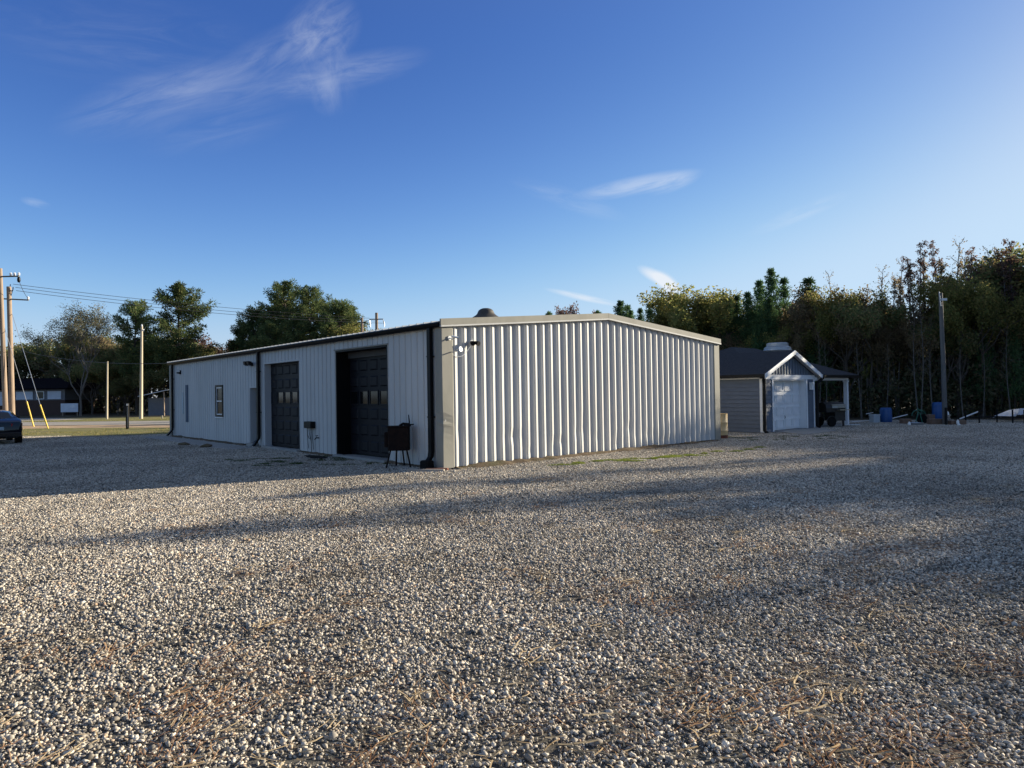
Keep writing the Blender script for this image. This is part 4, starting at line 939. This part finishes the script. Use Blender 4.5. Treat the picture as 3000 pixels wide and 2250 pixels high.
g1b, g1t = Vector((*at(98,45.3),0)), Vector((*at(78,45.3),1.68))
g2b, g2t = Vector((*at(140,41.9),0)), Vector((*at(117,41.9),1.48))
def guy(lab, wl_, gb, gt, top):
    mb = MB(); mb.tube([gb,gt],.042,8); tag(mb.build('guy_guard', M['yellow']), lab, 'guy guard')
    wire('guy_wire', wl_, gt-(gt-gb)*.1, top, .0, .016, None, M['steel'])
guy('left of two leaning yellow guy wire guards', 'guy wire rising from the left yellow guard', g1b, g1t, (t1[0]+.1,45,7.2))
guy('right and nearer of two leaning yellow guy wire guards', 'guy wire rising from the right yellow guard', g2b, g2t, (b2[0]+.02,46,7.6))
t = thing('roadside_post', 'short square black post with small white emblem by the road', 'post', (-22.33,39.6,0), R_(28))
mb = MB(); mb.bevbox(-.085,.085,-.085,.085,0,1.5,.02); mb.build('shaft', M['black_metal'], t)
mb = MB(); mb.box(-.05,.05,-.09,-.087,1.36,1.46); e = mb.build('emblem', M['white_plastic'], t); mb = MB(); mb.box(-.02,.02,-.093,-.0905,1.39,1.43); mb.build('mark', M['black_metal'], e)
mb = MB(); mb.box(-.008,.008,-.09,-.087,.1,1.3); mb.build('stripe', M['steel'], t)
xs_, ys_ = at(474,58.5); mb = MB(); mb.bevbox(-.05,.05,-.02,.02,0,.28,.005); tag(mb.build('survey_stake', M['pale_pole'],None,loc=(xs_,ys_,0)), 'short pale wooden stake in the far verge grass', 'stake')
# ------------------------------------------------------------------ house across the road
hs_ = thing('brick_house', 'low dark house across the road with white boarded windows', 'house', (*at(100,80),0), R_(2))
x0, x1 = -9.5, 3.5
mb = MB(); mb.box(x0,x1,0,8,0,1.75); mb.build('brick_base', M['brick'], hs_)
mb = MB(); mb.box(x0,x1,.02,8,1.752,3.1); mb.build('wall', M['house_wall'], hs_)
mb = MB(); rt_ = 4.45
mb.loft([[(x0-.6,-.7,3.02),(x1+.7,-.7,3.02),(x1+.7,8.6,3.02),(x0-.6,8.6,3.02)],[(x0-.6,-.7,3.14),(x1+.7,-.7,3.14),(x1+.7,8.6,3.14),(x0-.6,8.6,3.14)],[(x0+2,3.4,rt_),(x1-1.2,3.4,rt_),(x1-1.2,4.4,rt_),(x0+2,4.4,rt_)]]); mb.build('roof', M['house_roof'], hs_)
for a, b_ in ((-2.05,-.15),(1.55,3.1)):
    mb = MB(); mb.box(a,b_,-.06,.018,1.86,2.80); mb.build('boarded_window', M['pale_panel'], hs_)
mb = MB(); a, b_ = .25, 1.15
for q in ((a,a+.08,1.86,2.8),(b_-.08,b_,1.86,2.8),(a+.08,b_-.08,2.72,2.8),(a+.08,b_-.08,1.86,1.94)): mb.box(q[0],q[1],-.05,.018,q[2],q[3])
wv = mb.build('window', M['white_paint'], hs_); mb = MB(); mb.quad((a+.07,-.01,1.92),(b_-.07,-.01,1.92),(b_-.07,-.01,2.74),(a+.07,-.01,2.74)); mb.build('pane', M['glass'], wv)
mb = MB(); mb.box(-4.6,-3.3,-.06,.018,1.2,2.8); mb.build('boarded_window', M['pale_panel'], hs_)
sg = thing('roadside_sign', 'low pale blue sign board beside the bare tree across the road', 'sign', (*at(203,74),0), 0)
mb = MB(); mb.box(-.93,.93,-.04,.04,.42,1.36); bd = mb.build('board', M['pale_panel'], sg)
mb = MB()
for i in range(4): mb.box(.10+.14*i,.20+.14*i,-.046,-.042,1.02+.02*(i%2),1.10+.03*(i%3))
mb.poly([(.0,-.045,.95),(.35,-.045,.99),(.75,-.045,.95),(.4,-.045,.92)]); mb.build('lettering', M['sign_pale'], bd)
for s_ in (-.8,.8):
    mb = MB(); mb.box(s_-.05,s_+.05,.042,.12,0,1.3); mb.build('post', M['wood_pole'], sg)
# lean-to with a pale sloping sheet roof among the pines
lt = thing('lean_to', 'small lean-to with pale tilted sheet roof under the left pines', 'shelter', (*at(462,69),0), 0)
mb = MB(); mb.hexa([(-1.5,-1,1.95),(1.2,-1,2.5),(1.2,1,2.7),(-1.5,1,2.15),(-1.5,-1,2.0),(1.2,-1,2.56),(1.2,1,2.76),(-1.5,1,2.2)]); mb.build('roof', M['sheet_white'], lt)
for xx in (-1.3,1.0):
    mb = MB(); mb.box(xx-.05,xx+.05,-.8,-.7,0,2.0 if xx < 0 else 2.4); mb.build('post', M['wood_pole'], lt)
mb = MB(); mb.box(-1.3,1.0,.6,.7,0,1.8); mb.build('back_wall', M['house_wall'], lt)
# ------------------------------------------------------------------ trees
def leaves(P, N, size, asp, g, flat=None):
    """N quads around points P (k,4: xyz + spread)"""
    k = g.integers(0, len(P), N); d = g.normal(size=(N,3)); d /= np.linalg.norm(d,axis=1)[:,None]
    c = P[k,:3] + d*(P[k,3]*g.uniform(0,1,N)**.5)[:,None]
    a = g.normal(size=(N,3)) ; a /= np.linalg.norm(a,axis=1)[:,None]
    b = np.cross(a, g.normal(size=(N,3))); b /= np.linalg.norm(b,axis=1)[:,None]
    s = size*g.uniform(.6,1.35,N)
    a *= s[:,None]; b *= (s*asp)[:,None]
    V = np.stack([c-a, c-b*.9, c+a, c+b*.9], 1)
    return V.reshape(-1,3)
def needles(P, N, ln, w_, g):
    """needle sprays: thin blades radiating from each clump centre, upswept"""
    k = g.integers(0, len(P), N); d = g.normal(size=(N,3)); d[:,2] += .35; d /= np.linalg.norm(d,axis=1)[:,None]
    s = P[k,3]; c = P[k,:3] + d*(s*g.uniform(.15,.75,N))[:,None]
    b = np.cross(d, g.normal(size=(N,3))); b /= np.linalg.norm(b,axis=1)[:,None]
    l = ln*g.uniform(.7,1.3,N)
    V = np.stack([c, c+d*(l*.5)[:,None]-b*w_, c+d*l[:,None], c+d*(l*.5)[:,None]+b*w_], 1)
    return V.reshape(-1,3)
def as_tree(name, label, tm, lm, trunk_mb, V, group=None, cat='tree'):
    t = thing(name, label, cat, (0,0,0), 0, group)
    trunk_mb.build('trunk', tm, t, True)
    obj('crown', np_mesh('crown', V, np.arange(len(V)).reshape(-1,4), lm), t)
    return t
def pine(seed, h, base, R, nb=46, N=11000, lm=None, top_round=.5, lopside=0):
    g = np.random.default_rng(seed); mb = MB()
    lean = g.normal(0,.02,2)*h; tp = lambda z: np.array([lean[0]*(z/h)**2+.12*math.sin(z*.5+seed), lean[1]*(z/h)**2, z])
    zs = np.linspace(0,h*.97,10); mb.tube([tp(z) for z in zs],[.19*(1-.86*z/h)*h/13+.015 for z in zs],8)
    C = []
    for i in range(nb):
        q = (i+g.uniform())/nb; z = base+(h-base)*q**.85; a = i*2.4+g.normal(0,.5)
        prof = (math.sin(math.pi*min(1,.18+.82*q)**1.0*.93)**.75)*(1-q*top_round*.5)
        L_ = R*max(.25,prof)*g.uniform(.55,1.15)*(1+lopside*math.cos(a))
        up = .05+.55*q+g.normal(0,.12); o = tp(z); d = np.array([math.cos(a),math.sin(a),up]); d /= np.linalg.norm(d)
        pts_ = [o, o+d*L_*.5+[0,0,-.02*L_], o+d*L_+[0,0,.10*L_]]
        mb.tube(pts_,[.05*h/13,.032*h/13,.012],5)
        for s in np.linspace(.35,1,int(3+L_*2.2)):
            p_ = o+d*L_*s+[0,0,.10*L_*s*s]+g.normal(0,.16,3)*L_*.35; C.append([*p_, g.uniform(.28,.55)])
    C.append([*tp(h*.97), .4]); C.append([*tp(h*.93), .5])
    return mb, needles(np.array(C), N, .34, .045, g)
def young_pine(seed, h, R, N=5000):
    g = np.random.default_rng(seed); mb = MB(); mb.tube([(0,0,0),(.03,0,h*.5),(0,.02,h)],[.085,.055,.012],7); C = []
    z = h*.20
    while z < h*.98:
        q = z/h; nb = 5
        for i in range(nb):
            a = i*2*math.pi/nb+z*1.7+g.normal(0,.2); L_ = R*(1-q)**.8*g.uniform(.65,1.25)+.05; up = .18+.55*q
            d = np.array([math.cos(a),math.sin(a),up]); d /= np.linalg.norm(d); o = np.array([0,0,z])
            mb.tube([o,o+d*L_],[.022,.007],4)
            for s in np.linspace(.3,1.05,int(3+L_*3)): C.append([*(o+d*L_*s+[0,0,.25*L_*s*s]), .12+.12*(1-q)])
        z += .50*g.uniform(.75,1.25)
    for s in np.linspace(.90,1.0,5): C.append([0,0,h*s,.05])
    return mb, needles(np.array(C), N, .24, .028, g)
def broad(seed, h, spread, base=.3, N=6000, size=.12, tipspread=.5, levels=4, tr=.16, upright=.5, asp=.6):
    """branching tree: returns wood and leaf quads"""
    g = np.random.default_rng(seed); mb = MB(); T = []
    def grow(p, d, L_, r_, lev):
        mid = p+d*L_*.5+g.normal(0,.05,3)*L_; e = p+d*L_+g.normal(0,.05,3)*L_
        mb.tube([p,mid,e],[r_,r_*.82,r_*.62],7 if lev > 2 else 4)
        if lev <= 1:
            T.append([*e, tipspread]); T.append([*mid, tipspread*.8])
        if lev == 0: return
        n_ = g.integers(2,4) + (1 if lev >= levels-1 else 0)
        for i in range(n_):
            a = g.uniform(0,2*math.pi); perp = np.array([math.cos(a),math.sin(a),g.normal(0,.3)])
            dd = d*(upright+.25*g.uniform()) + perp*spread*g.uniform(.55,1.1); dd[2] += .22; dd /= np.linalg.norm(dd)
            grow(e if i else mid+(e-mid)*.9, dd, L_*g.uniform(.6,.85), r_*.58, lev-1)
    hb = h*base
    mb.tube([(0,0,0),(.05,.02,hb*.5),(0,0,hb)],[tr*1.15,tr,tr*.86],8)
    Lr = (h-hb)/2.75
    for i in range(3 if levels > 3 else 2):
        a = i*2.1+g.uniform(0,1); d = np.array([math.cos(a)*spread*.8,math.sin(a)*spread*.8,1]); d /= np.linalg.norm(d)
        grow(np.array([0,0,hb*.97]), d, Lr, tr*.7, levels-1)
    grow(np.array([0,0,hb*.97]), np.array([.04,.02,1.]), Lr*1.05, tr*.75, levels-1)
    T = np.array(T); zmax = T[:,2].max(); k = h/zmax
    V = leaves(T, N, size, asp, g) if N else np.zeros((0,3))
    return mb, V
def slim(seed, h, N=1500, size=.10, bare=.45, spread=.5, tr=.07):
    """tall thin woodland edge tree with leaves near the top"""
    g = np.random.default_rng(seed); mb = MB(); ph = g.uniform(0,6)
    tp = lambda z: np.array([.15*math.sin(z*.45+ph), .12*math.cos(z*.4+ph), z])
    zs = np.linspace(0,h,12); mb.tube([tp(z) for z in zs],[tr*(1-.9*z/h)+.006 for z in zs],6); C = []
    n_ = 26
    for i in range(n_):
        q = bare+(1-bare)*(i+g.uniform())/n_; z = h*q; a = i*2.4+g.normal(0,.4); L_ = spread*(1.15-q*.8)*2.0*g.uniform(.5,1.1)
        d = np.array([math.cos(a),math.sin(a),1.0+.6*g.uniform()]); d /= np.linalg.norm(d); o = tp(z)
        mb.tube([o,o+d*L_*.6,o+d*L_+[0,0,.1]],[.016,.010,.004],4)
        for s in (.45,.7,.9,1.05): C.append([*(o+d*L_*s), .20])
        for _ in range(2):
            d2 = d+g.normal(0,.4,3); o2_ = o+d*L_*g.uniform(.3,.8); mb.tube([o2_,o2_+d2*L_*.4],[.007,.003],3); C.append([*(o2_+d2*L_*.4),.15])
    return mb, leaves(np.array(C), N, size, .6, g)

def norm_h(V, mb, h):    # scale so that the tree stands h metres tall
    zs = [v[2] for v in mb.v]; top = max(max(zs), V[:,2].max() if len(V) else 0); k = h/top
    mb.v = [(x*k,y_*k,z*k) for x,y_,z in mb.v]; return V*k, k
PROTO = {}
def proto(key, h, res, tm, lm, name, N=None):
    mb, V = res; V, k = norm_h(V, mb, h)
    t = as_tree(name, 'x', tm, lm, mb, V); PROTO[key] = [t, h, False, name]
    PROTO[key].append((mb, V, tm, lm))
def plant(key, px, d, h, label, group=None, rot=None, xy=None, wide=1.0):
    t, ph, used, name = PROTO[key][:4]; x, y_ = xy if xy else at(px, d); s = h/ph
    rot = random.uniform(0,6.28) if rot is None else rot
    if not used:
        PROTO[key][2] = True; t.location = (x,y_,0); t.rotation_euler = (0,0,rot); t.scale = (s*wide,s*wide,s)
        tag(t, label, 'tree', group); return t
    return dup(t, (x,y_,0), rot, (s*wide,s*wide,s), label, 'tree', group)
proto('pA', 14, pine(1,14,4.8,3.7,54,15000), M['bark'], L_pine, 'pine_tree')
proto('pB', 14, pine(2,14,5.4,3.5,52,14000,lopside=.35), M['bark'], L_pine, 'pine_tree')
proto('pC', 16, pine(3,16,3.6,4.0,70,18000), M['bark'], L_pine, 'pine_tree')
proto('yA', 8.5, young_pine(4,8.5,2.0,6800), M['bark'], L_young, 'young_pine')
proto('yB', 8.5, young_pine(5,8.5,1.45,5200), M['bark'], L_young, 'young_pine')
proto('dO', 9, broad(6,9,.62,.22,15000,.095,.62,4,.13), M['bark'], L_olive, 'broadleaf_tree')
proto('dB', 9, broad(7,9,.60,.25,11000,.09,.58,4,.12), M['bark'], L_brown, 'broadleaf_tree')
proto('dG', 10, broad(8,10,.70,.20,17000,.115,.75,4,.16), M['bark'], L_dull, 'broadleaf_tree')
proto('dR', 9, broad(9,9,.5,.3,3800,.12,.42,4,.10), M['bark_pale'], L_red, 'broadleaf_tree')
proto('hb', 12.3, broad(10,12.3,.62,.20,14000,.085,.7,6,.12,.6), M['bark_pale'], L_grey, 'bare_tree')
proto('sR', 10, slim(11,10,1500,.058), M['bark_pale'], L_red, 'slender_tree')
proto('sB', 10, slim(12,10,1300,.056,.5,.42), M['bark_pale'], L_brown, 'slender_tree')
proto('sO', 9.5, slim(13,9.5,3600,.075,.35,.55), M['bark_pale'], L_olive, 'slender_tree')
proto('sN', 9.5, slim(14,9.5,320,.05,.35,.6,.055), M['bark_pale'], L_brown, 'bare_sapling')

# left side, across the road
plant('hb', 235, 72, 12.4, 'tall half bare grey tree beside the dark house', None, .6, wide=1.05)
plant('pA', 398, 78, 13.4, 'left of two tall pines behind the pale pole', None, 1.0)
plant('pB', 527, 75, 14.5, 'tallest left pine with bare trunk and side branch above the far corner', None, 5.4, wide=1.15)
plant('dR', 605, 96, 10.9, 'rounded reddish brown tree between the two pine groups', None, 1.1, wide=1.3)
GP = 'pines of the dense clump behind the workshop'
for px, d, yt, lab, key in ((852,86,815,'tallest pine in the dense clump behind the workshop','pC'),(905,84,830,'second tallest pine of the dense clump, right of the tallest','pC'),
        (945,86,868,'pine right of the middle in the dense clump','pC'),(802,88,862,'pine left of the middle in the dense clump','pC'),
        (752,84,888,'dark pine on the left shoulder of the dense clump','pA'),(712,86,938,'low outermost pine at the left of the dense clump','pB'),
        (1000,80,868,'open crowned pine standing just right of the dense clump','pA'),(1030,84,890,'small pine at the right end of the dense clump','pB'),
        (780,80,935,'low pine in front of the dense clump left half','pC'),(880,78,920,'low pine in front of the dense clump centre','pC'),(965,78,940,'low bushy pine in front of the dense clump right half','pC'),(690,90,985,'low dark pine at the far left foot of the dense clump','pC')):
    plant(key, px, d, zat(px,yt,d), lab, GP, wide=1.12)
plant('dO', 1075, 78, zat(1075,935,78), 'yellow green tree beside the poles behind the roof', None)
GB = 'background trees behind the house'
for px, d, yt, lab, key in ((20,95,1000,'dark tree behind the left poles','dG'),(75,92,1005,'dark tree just right of the left poles','dG'),(140,96,985,'green brown tree behind the house roof','dG'),
        (190,90,975,'bushy dull green tree behind the half bare tree','dG'),(285,92,960,'dull tree right of the half bare tree','dG'),(335,88,975,'brown tinted tree left of the two pines','dB'),(320,86,1000,'low dull tree behind the thin pole','dG'),
        (440,84,985,'dull tree at the feet of the two pines','dG'),(480,86,960,'dark bushy tree between the two pines','dG'),(560,92,1010,'olive tree behind the tallest left pine','dO'),(365,80,1040,'low bushy tree behind the pale pole','dG'),
        (500,76,1060,'low dark tree behind the far workshop corner','dG'),(640,98,1000,'brownish tree right of the reddish tree','dB'),(600,88,1030,'low tree over the far roof end','dG'),(270,80,1050,'low bush tree behind the roadside sign','dG'),(420,74,1080,'low dark tree just behind the pale pole','dG'),(378,78,1095,'low bushy tree directly behind the black roadside post','dG'),(345,76,1120,'low bush tree just left behind the black roadside post','dG')):
    plant(key, px, d, zat(px,yt,d), lab, GB, wide=1.15)

# right side: edge of the woods
ED = lambda px: float(np.interp(px, [1500,1700,1850,2000,2200,2400,2600,2800,3000,3200], [64,57,52,47,43,40.5,38,36.8,36.5,36]))
SIL = [(1560,918),(1600,912),(1690,880),(1740,908),(1790,900),(1825,878),(1870,905),(1910,880),(1940,870),(1980,862),(2030,828),(2080,850),(2120,876),(2180,850),(2266,782),(2320,830),(2375,808),(2430,800),(2490,838),(2540,858),(2580,780),(2620,760),(2700,702),(2740,710),(2780,790),(2825,690),(2870,735),(2910,715),(2960,700),(3010,690),(3100,690)]
sil = lambda px: float(np.interp(px, [a for a, _ in SIL], [b_ for _, b_ in SIL]))
GW = 'trees along the edge of the woods'
named = [(1688,0,880,'dR','small red leaved tree top showing over the roof ridge',.7),(1822,0,876,'yA','bushy young pine just right of the roof peak',1),(1842,1.5,888,'yB','thin young pine close behind the bushy one at the roof peak',1),
    (1908,0,880,'yB','left of a pair of young pines over the right roof slope',1),(1937,.8,868,'yA','taller right pine of the pair over the right roof slope',.9),(1612,2,908,'yB','tiny pine tip over the left half of the gable roof',1),(1755,1,905,'yB','small pine tip left of the roof peak',1.1),
    (2028,0,830,'dO','full yellow green tree right above the workshop corner',1.15),(1985,1.5,856,'yA','dark young pine against the yellow green tree',1.1),(2072,2,846,'dO','olive tree right of the full yellow green one',.9),
    (2266,1,780,'yA','tallest young pine with open top over the grey garage',.8),(2230,1.5,815,'yA','young pine left of the tallest over the grey garage',.8),(2302,2,806,'yB','young pine right of the tallest over the grey garage',.95),
    (2375,1,806,'yB','dark narrow pine standing alone above the carport',1.3),(2436,1,786,'sN','bare thin tree right of the lone dark pine',1),(2410,.6,815,'dB','brown tree above the carport roof',.9),(2462,.5,835,'dO','yellowish tree left of the blue drum',.8),
    (2590,1.5,770,'sN','pale bare sapling left of the tall red leaved tree',1.2),(2552,0,838,'dG','dark bushy tree behind the blue drum',.8),
    (2700,1,702,'sR','tall slender tree with clustered red leaves above the scrap',1.0),(2742,1.8,704,'sR','second tall red leaved tree, next to the wooden pole',1.0),(2822,1,688,'sN','tallest nearly bare tree right of the wooden pole',1.25),
    (2805,.2,800,'dO','leafy olive tree right of the wooden pole',.8),(2872,.5,806,'dO','leafy olive tree above the pale sheets',.8),(2905,1.2,712,'sN','bare twiggy tree near the right edge',1.2),(2925,1.8,722,'sB','thin brown tree near the right edge',1.2),(2978,.8,694,'sR','dense red leaved tree at the right frame edge',1.1)]
named += [(px_, 1.2, yt_, 'yB' if i_ % 2 else 'yA', 'young pine in the low row over the right roof slope', .8) for i_, (px_, yt_) in enumerate(((1852,904),(1880,897),(1962,884),(1975,874),(2003,862),(2100,862),(2140,868),(2165,858),(2195,850)))]
for px, dd, yt, key, lab, wd_ in named:
    d = ED(px)+dd; plant(key, px, d, zat(px,yt,d), lab, GW, wide=wd_)
rg = random.Random(5)
dense = lambda px: max(sil(px)+40, float(np.interp(px, [1500,2000,2250,2350,2450,2560,2650,3200], [900,870,850,845,850,862,868,860])))
LABS = dict(dG='dark green tree within the wood edge', dB='brown leaved tree within the wood edge', dO='olive leaved tree within the wood edge', yA='young pine within the wood edge', yB='narrow young pine within the wood edge', sB='slender brown tree within the wood edge', sO='slender olive tree within the wood edge', sR='slender reddish tree within the wood edge', sN='bare thin sapling within the wood edge')
for rowd, step, drop in ((.4,44,75),(2.4,40,45),(5.0,42,30)):
    px = 1850 if rowd < 2 else 1600
    while px < 3080:
        d = ED(px)+rowd+rg.uniform(-.6,.8); top = dense(px)+(drop-45)+rg.uniform(-25,65)+(45 if rowd > 2 else 0)
        if px > 2550: key = rg.choice(['dG','dB','sB','sO','sO','sB','sB','sN','sR','yB'])
        elif px > 2320: key = rg.choice(['yA','yB','dB','sO','sO','dO','dO','sO'])
        elif px > 2100: key = rg.choice(['yA','yA','yB','dB','sO','dO','yA','yB'])
        else: key = rg.choice(['yA','yA','yB','dO','yA','yB'])
        if key in ('sN','sR','sB') and px > 2300: top = sil(px)+rg.uniform(20,130)
        plant(key, px, d, max(3.5, zat(px,top,d)), LABS[key], 'unsorted trees of the wood edge', wide=rg.uniform(.8,1.05))
        px += step*rg.uniform(.7,1.3)
for px, key in ((2585,'sN'),(2625,'sB'),(2650,'sN'),(2672,'sR'),(2720,'sN'),(2762,'sB'),(2792,'sN'),(2850,'sR'),(2842,'sN'),(2890,'sB'),(2940,'sR'),(2955,'sN'),(3005,'sN'),(2335,'sN'),(2480,'sN'),(2515,'sB')):
    d = ED(px)+rg.uniform(.5,4); plant(key, px, d, zat(px, sil(px)+rg.uniform(5,55), d), 'wispy thin tree top reaching above the wood edge', 'wispy trees above the wood edge', wide=rg.uniform(1.0,1.5))
for px, d, top in ((2400,38.6,960),(2418,39.2,980),(2516,37.5,940),(2524,37.0,1090),(2600,36.6,1000),(2684,36,900),(2700,35.8,890),(2730,36.2,920),(2818,35.8,930),(2880,36,950),(2955,35.4,930)):
    plant('sN', px, d, zat(px,top,d), 'pale thin trunk sapling in front of the dark woods', 'pale saplings before the dark woods')

# deeper woods and what stands beyond the right frame edge: one mass
def mass(name, items, label):
    """items: (key, x, y, h, wide, rot) merged into one woodland object; wood and leaves as two parts"""
    lv = {}
    for key, x, y_, h, wd_, rot in items:
        mb, V, tm, lm = PROTO[key][4]; s = h/PROTO[key][1]; c, s_ = math.cos(rot), math.sin(rot)
        T = np.array([[c*s*wd_,-s_*s*wd_,0],[s_*s*wd_,c*s*wd_,0],[0,0,s]])
        if len(V): lv.setdefault(lm.name, [lm, []])[1].append(V@T.T+[x,y_,0])
        Wv = np.array(mb.v)@T.T+[x,y_,0]
        lv.setdefault(tm.name, [tm, [], []]); lv[tm.name][1].append(Wv); lv[tm.name][2].append(mb.f)
    t = bpy.data.objects.new(name, None); COL.objects.link(t); tag(t, label, 'woods', kind='stuff')
    for nm, e in lv.items():
        if len(e) == 2:
            V = np.concatenate(e[1]); obj('foliage', np_mesh('foliage', V, np.arange(len(V)).reshape(-1,4), e[0]), t)['kind'] = 'stuff'
        else:
            vs, fs, k = [], [], 0
            for Wv, F in zip(e[1], e[2]):
                vs += Wv.tolist(); fs += [tuple(i+k for i in q) for q in F]; k += len(Wv)
            me = bpy.data.meshes.new('trunks'); me.from_pydata(vs, [], fs); me.materials.append(e[0]); obj('trunks', me, t)['kind'] = 'stuff'
def sunlit(x, y_, h):      # trees cut lower along the sun path, an added gap lighting the grey garage
    dx, dy = x-11.2, y_-27.6; t_s = dx*.91+dy*.415; off = abs(-dx*.415+dy*.91)
    return min(h, max(3.0, .2586*t_s*.95)) if 15 < t_s < 40 and off < 2.2 else h
items = []
for rowd in (8.5, 12, 16):
    px = 1560
    while px < 3250:
        d = ED(px)+rowd+rg.uniform(-1.2,1.2); x, y_ = at(px, d); top = dense(px)+85+rg.uniform(0,80)
        items.append((rg.choice(['dG','yA','yA','dB','sO']), x, y_, sunlit(x, y_, max(4, zat(px, top, d))), 1.1, rg.uniform(0,6))); px += 62*rg.uniform(.7,1.3)
OFF = [(29.5,36.8,10.2),(32,37.5,9.8),(34,36.2,9.6),(36.5,35.2,9.2),(38.5,36,10),(31,40,10.5),(35,40,10.5),(39,39,10),(41,33.5,8.6),(43,35,9.5),(46,32,9.0),(48,35,9.5),(51,31,9.0),(45,38,10),(52,36,10)]
for x, y_, h in OFF: items.append((rg.choice(['dG','dB','yA','dO']), x, y_, sunlit(x, y_, h), 1.2, rg.uniform(0,6)))
SHADE = [('sB',34.2,26.0,11.4,2.3),('sR',34.9,26.6,10.6,2.0),('sB',34.0,29.3,11.0,2.0)]
SHADE += [('dR',36.0,24.8,10.3,1.0),('dR',38.0,22.6,10.5,1.0),('dB',37.2,26.8,9.9,.8),('dR',40.5,20.6,10.6,1.0),('sB',42.0,18.5,11.2,2.4),('dR',36.6,21.0,9.2,.9),('sR',44,16.5,11.6,2.4),('sN',39,17.5,10.4,2.6),('sB',38.2,19.4,10.0,2.2),('sN',41,14.5,10.8,2.6)]
SHADE += [(k_, 34.4+dx_, y_, h_, 1.0) for k_, dx_, y_, h_ in (('dG',0,25.6,7.8),('dB',1,27.2,8.0),('dG',.5,28.8,8.0),('dB',-.3,30.2,7.9),('dG',1.2,31.6,8.2),('dO',.2,33.0,8.3),('dG',.8,34.4,8.6))]
for key, x, y_, h, wd_ in SHADE: items.append((key, x, y_, h, wd_, rg.uniform(0,6)))
mass('woods', items, 'dark mixed woods behind the edge trees on the right')
# undergrowth mass along the wood edge
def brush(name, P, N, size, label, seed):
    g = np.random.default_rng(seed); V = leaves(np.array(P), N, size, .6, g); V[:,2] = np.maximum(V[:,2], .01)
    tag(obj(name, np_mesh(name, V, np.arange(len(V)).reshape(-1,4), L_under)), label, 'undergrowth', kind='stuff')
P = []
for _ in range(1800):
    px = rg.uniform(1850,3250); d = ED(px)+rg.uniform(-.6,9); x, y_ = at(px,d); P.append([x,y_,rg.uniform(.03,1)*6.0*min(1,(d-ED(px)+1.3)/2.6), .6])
for _ in range(160): P.append([rg.uniform(33.5,38), rg.uniform(26.5,34.5), rg.uniform(.2,5.6), .7])  # unseen brush added beyond the right frame edge to deepen the lot's shade
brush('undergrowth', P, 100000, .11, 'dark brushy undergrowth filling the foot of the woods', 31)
P = []
for _ in range(900):
    px = rg.uniform(-60,1120); d = rg.uniform(84,100); x, y_ = at(px,d); P.append([x,y_,rg.uniform(.1,6.5), 1.0])
brush('undergrowth', P, 60000, .22, 'dark brushy undergrowth below the trees across the road', 32)
# prototypes never planted would stay at the origin
for k_, e in list(PROTO.items()):
    if not e[2]:
        for ch in list(e[0].children): bpy.data.objects.remove(ch)
        bpy.data.objects.remove(e[0])
scene.cycles.max_bounces = 6; scene.cycles.diffuse_bounces = 3; scene.cycles.transparent_max_bounces = 4
scene.cycles.use_denoising = True
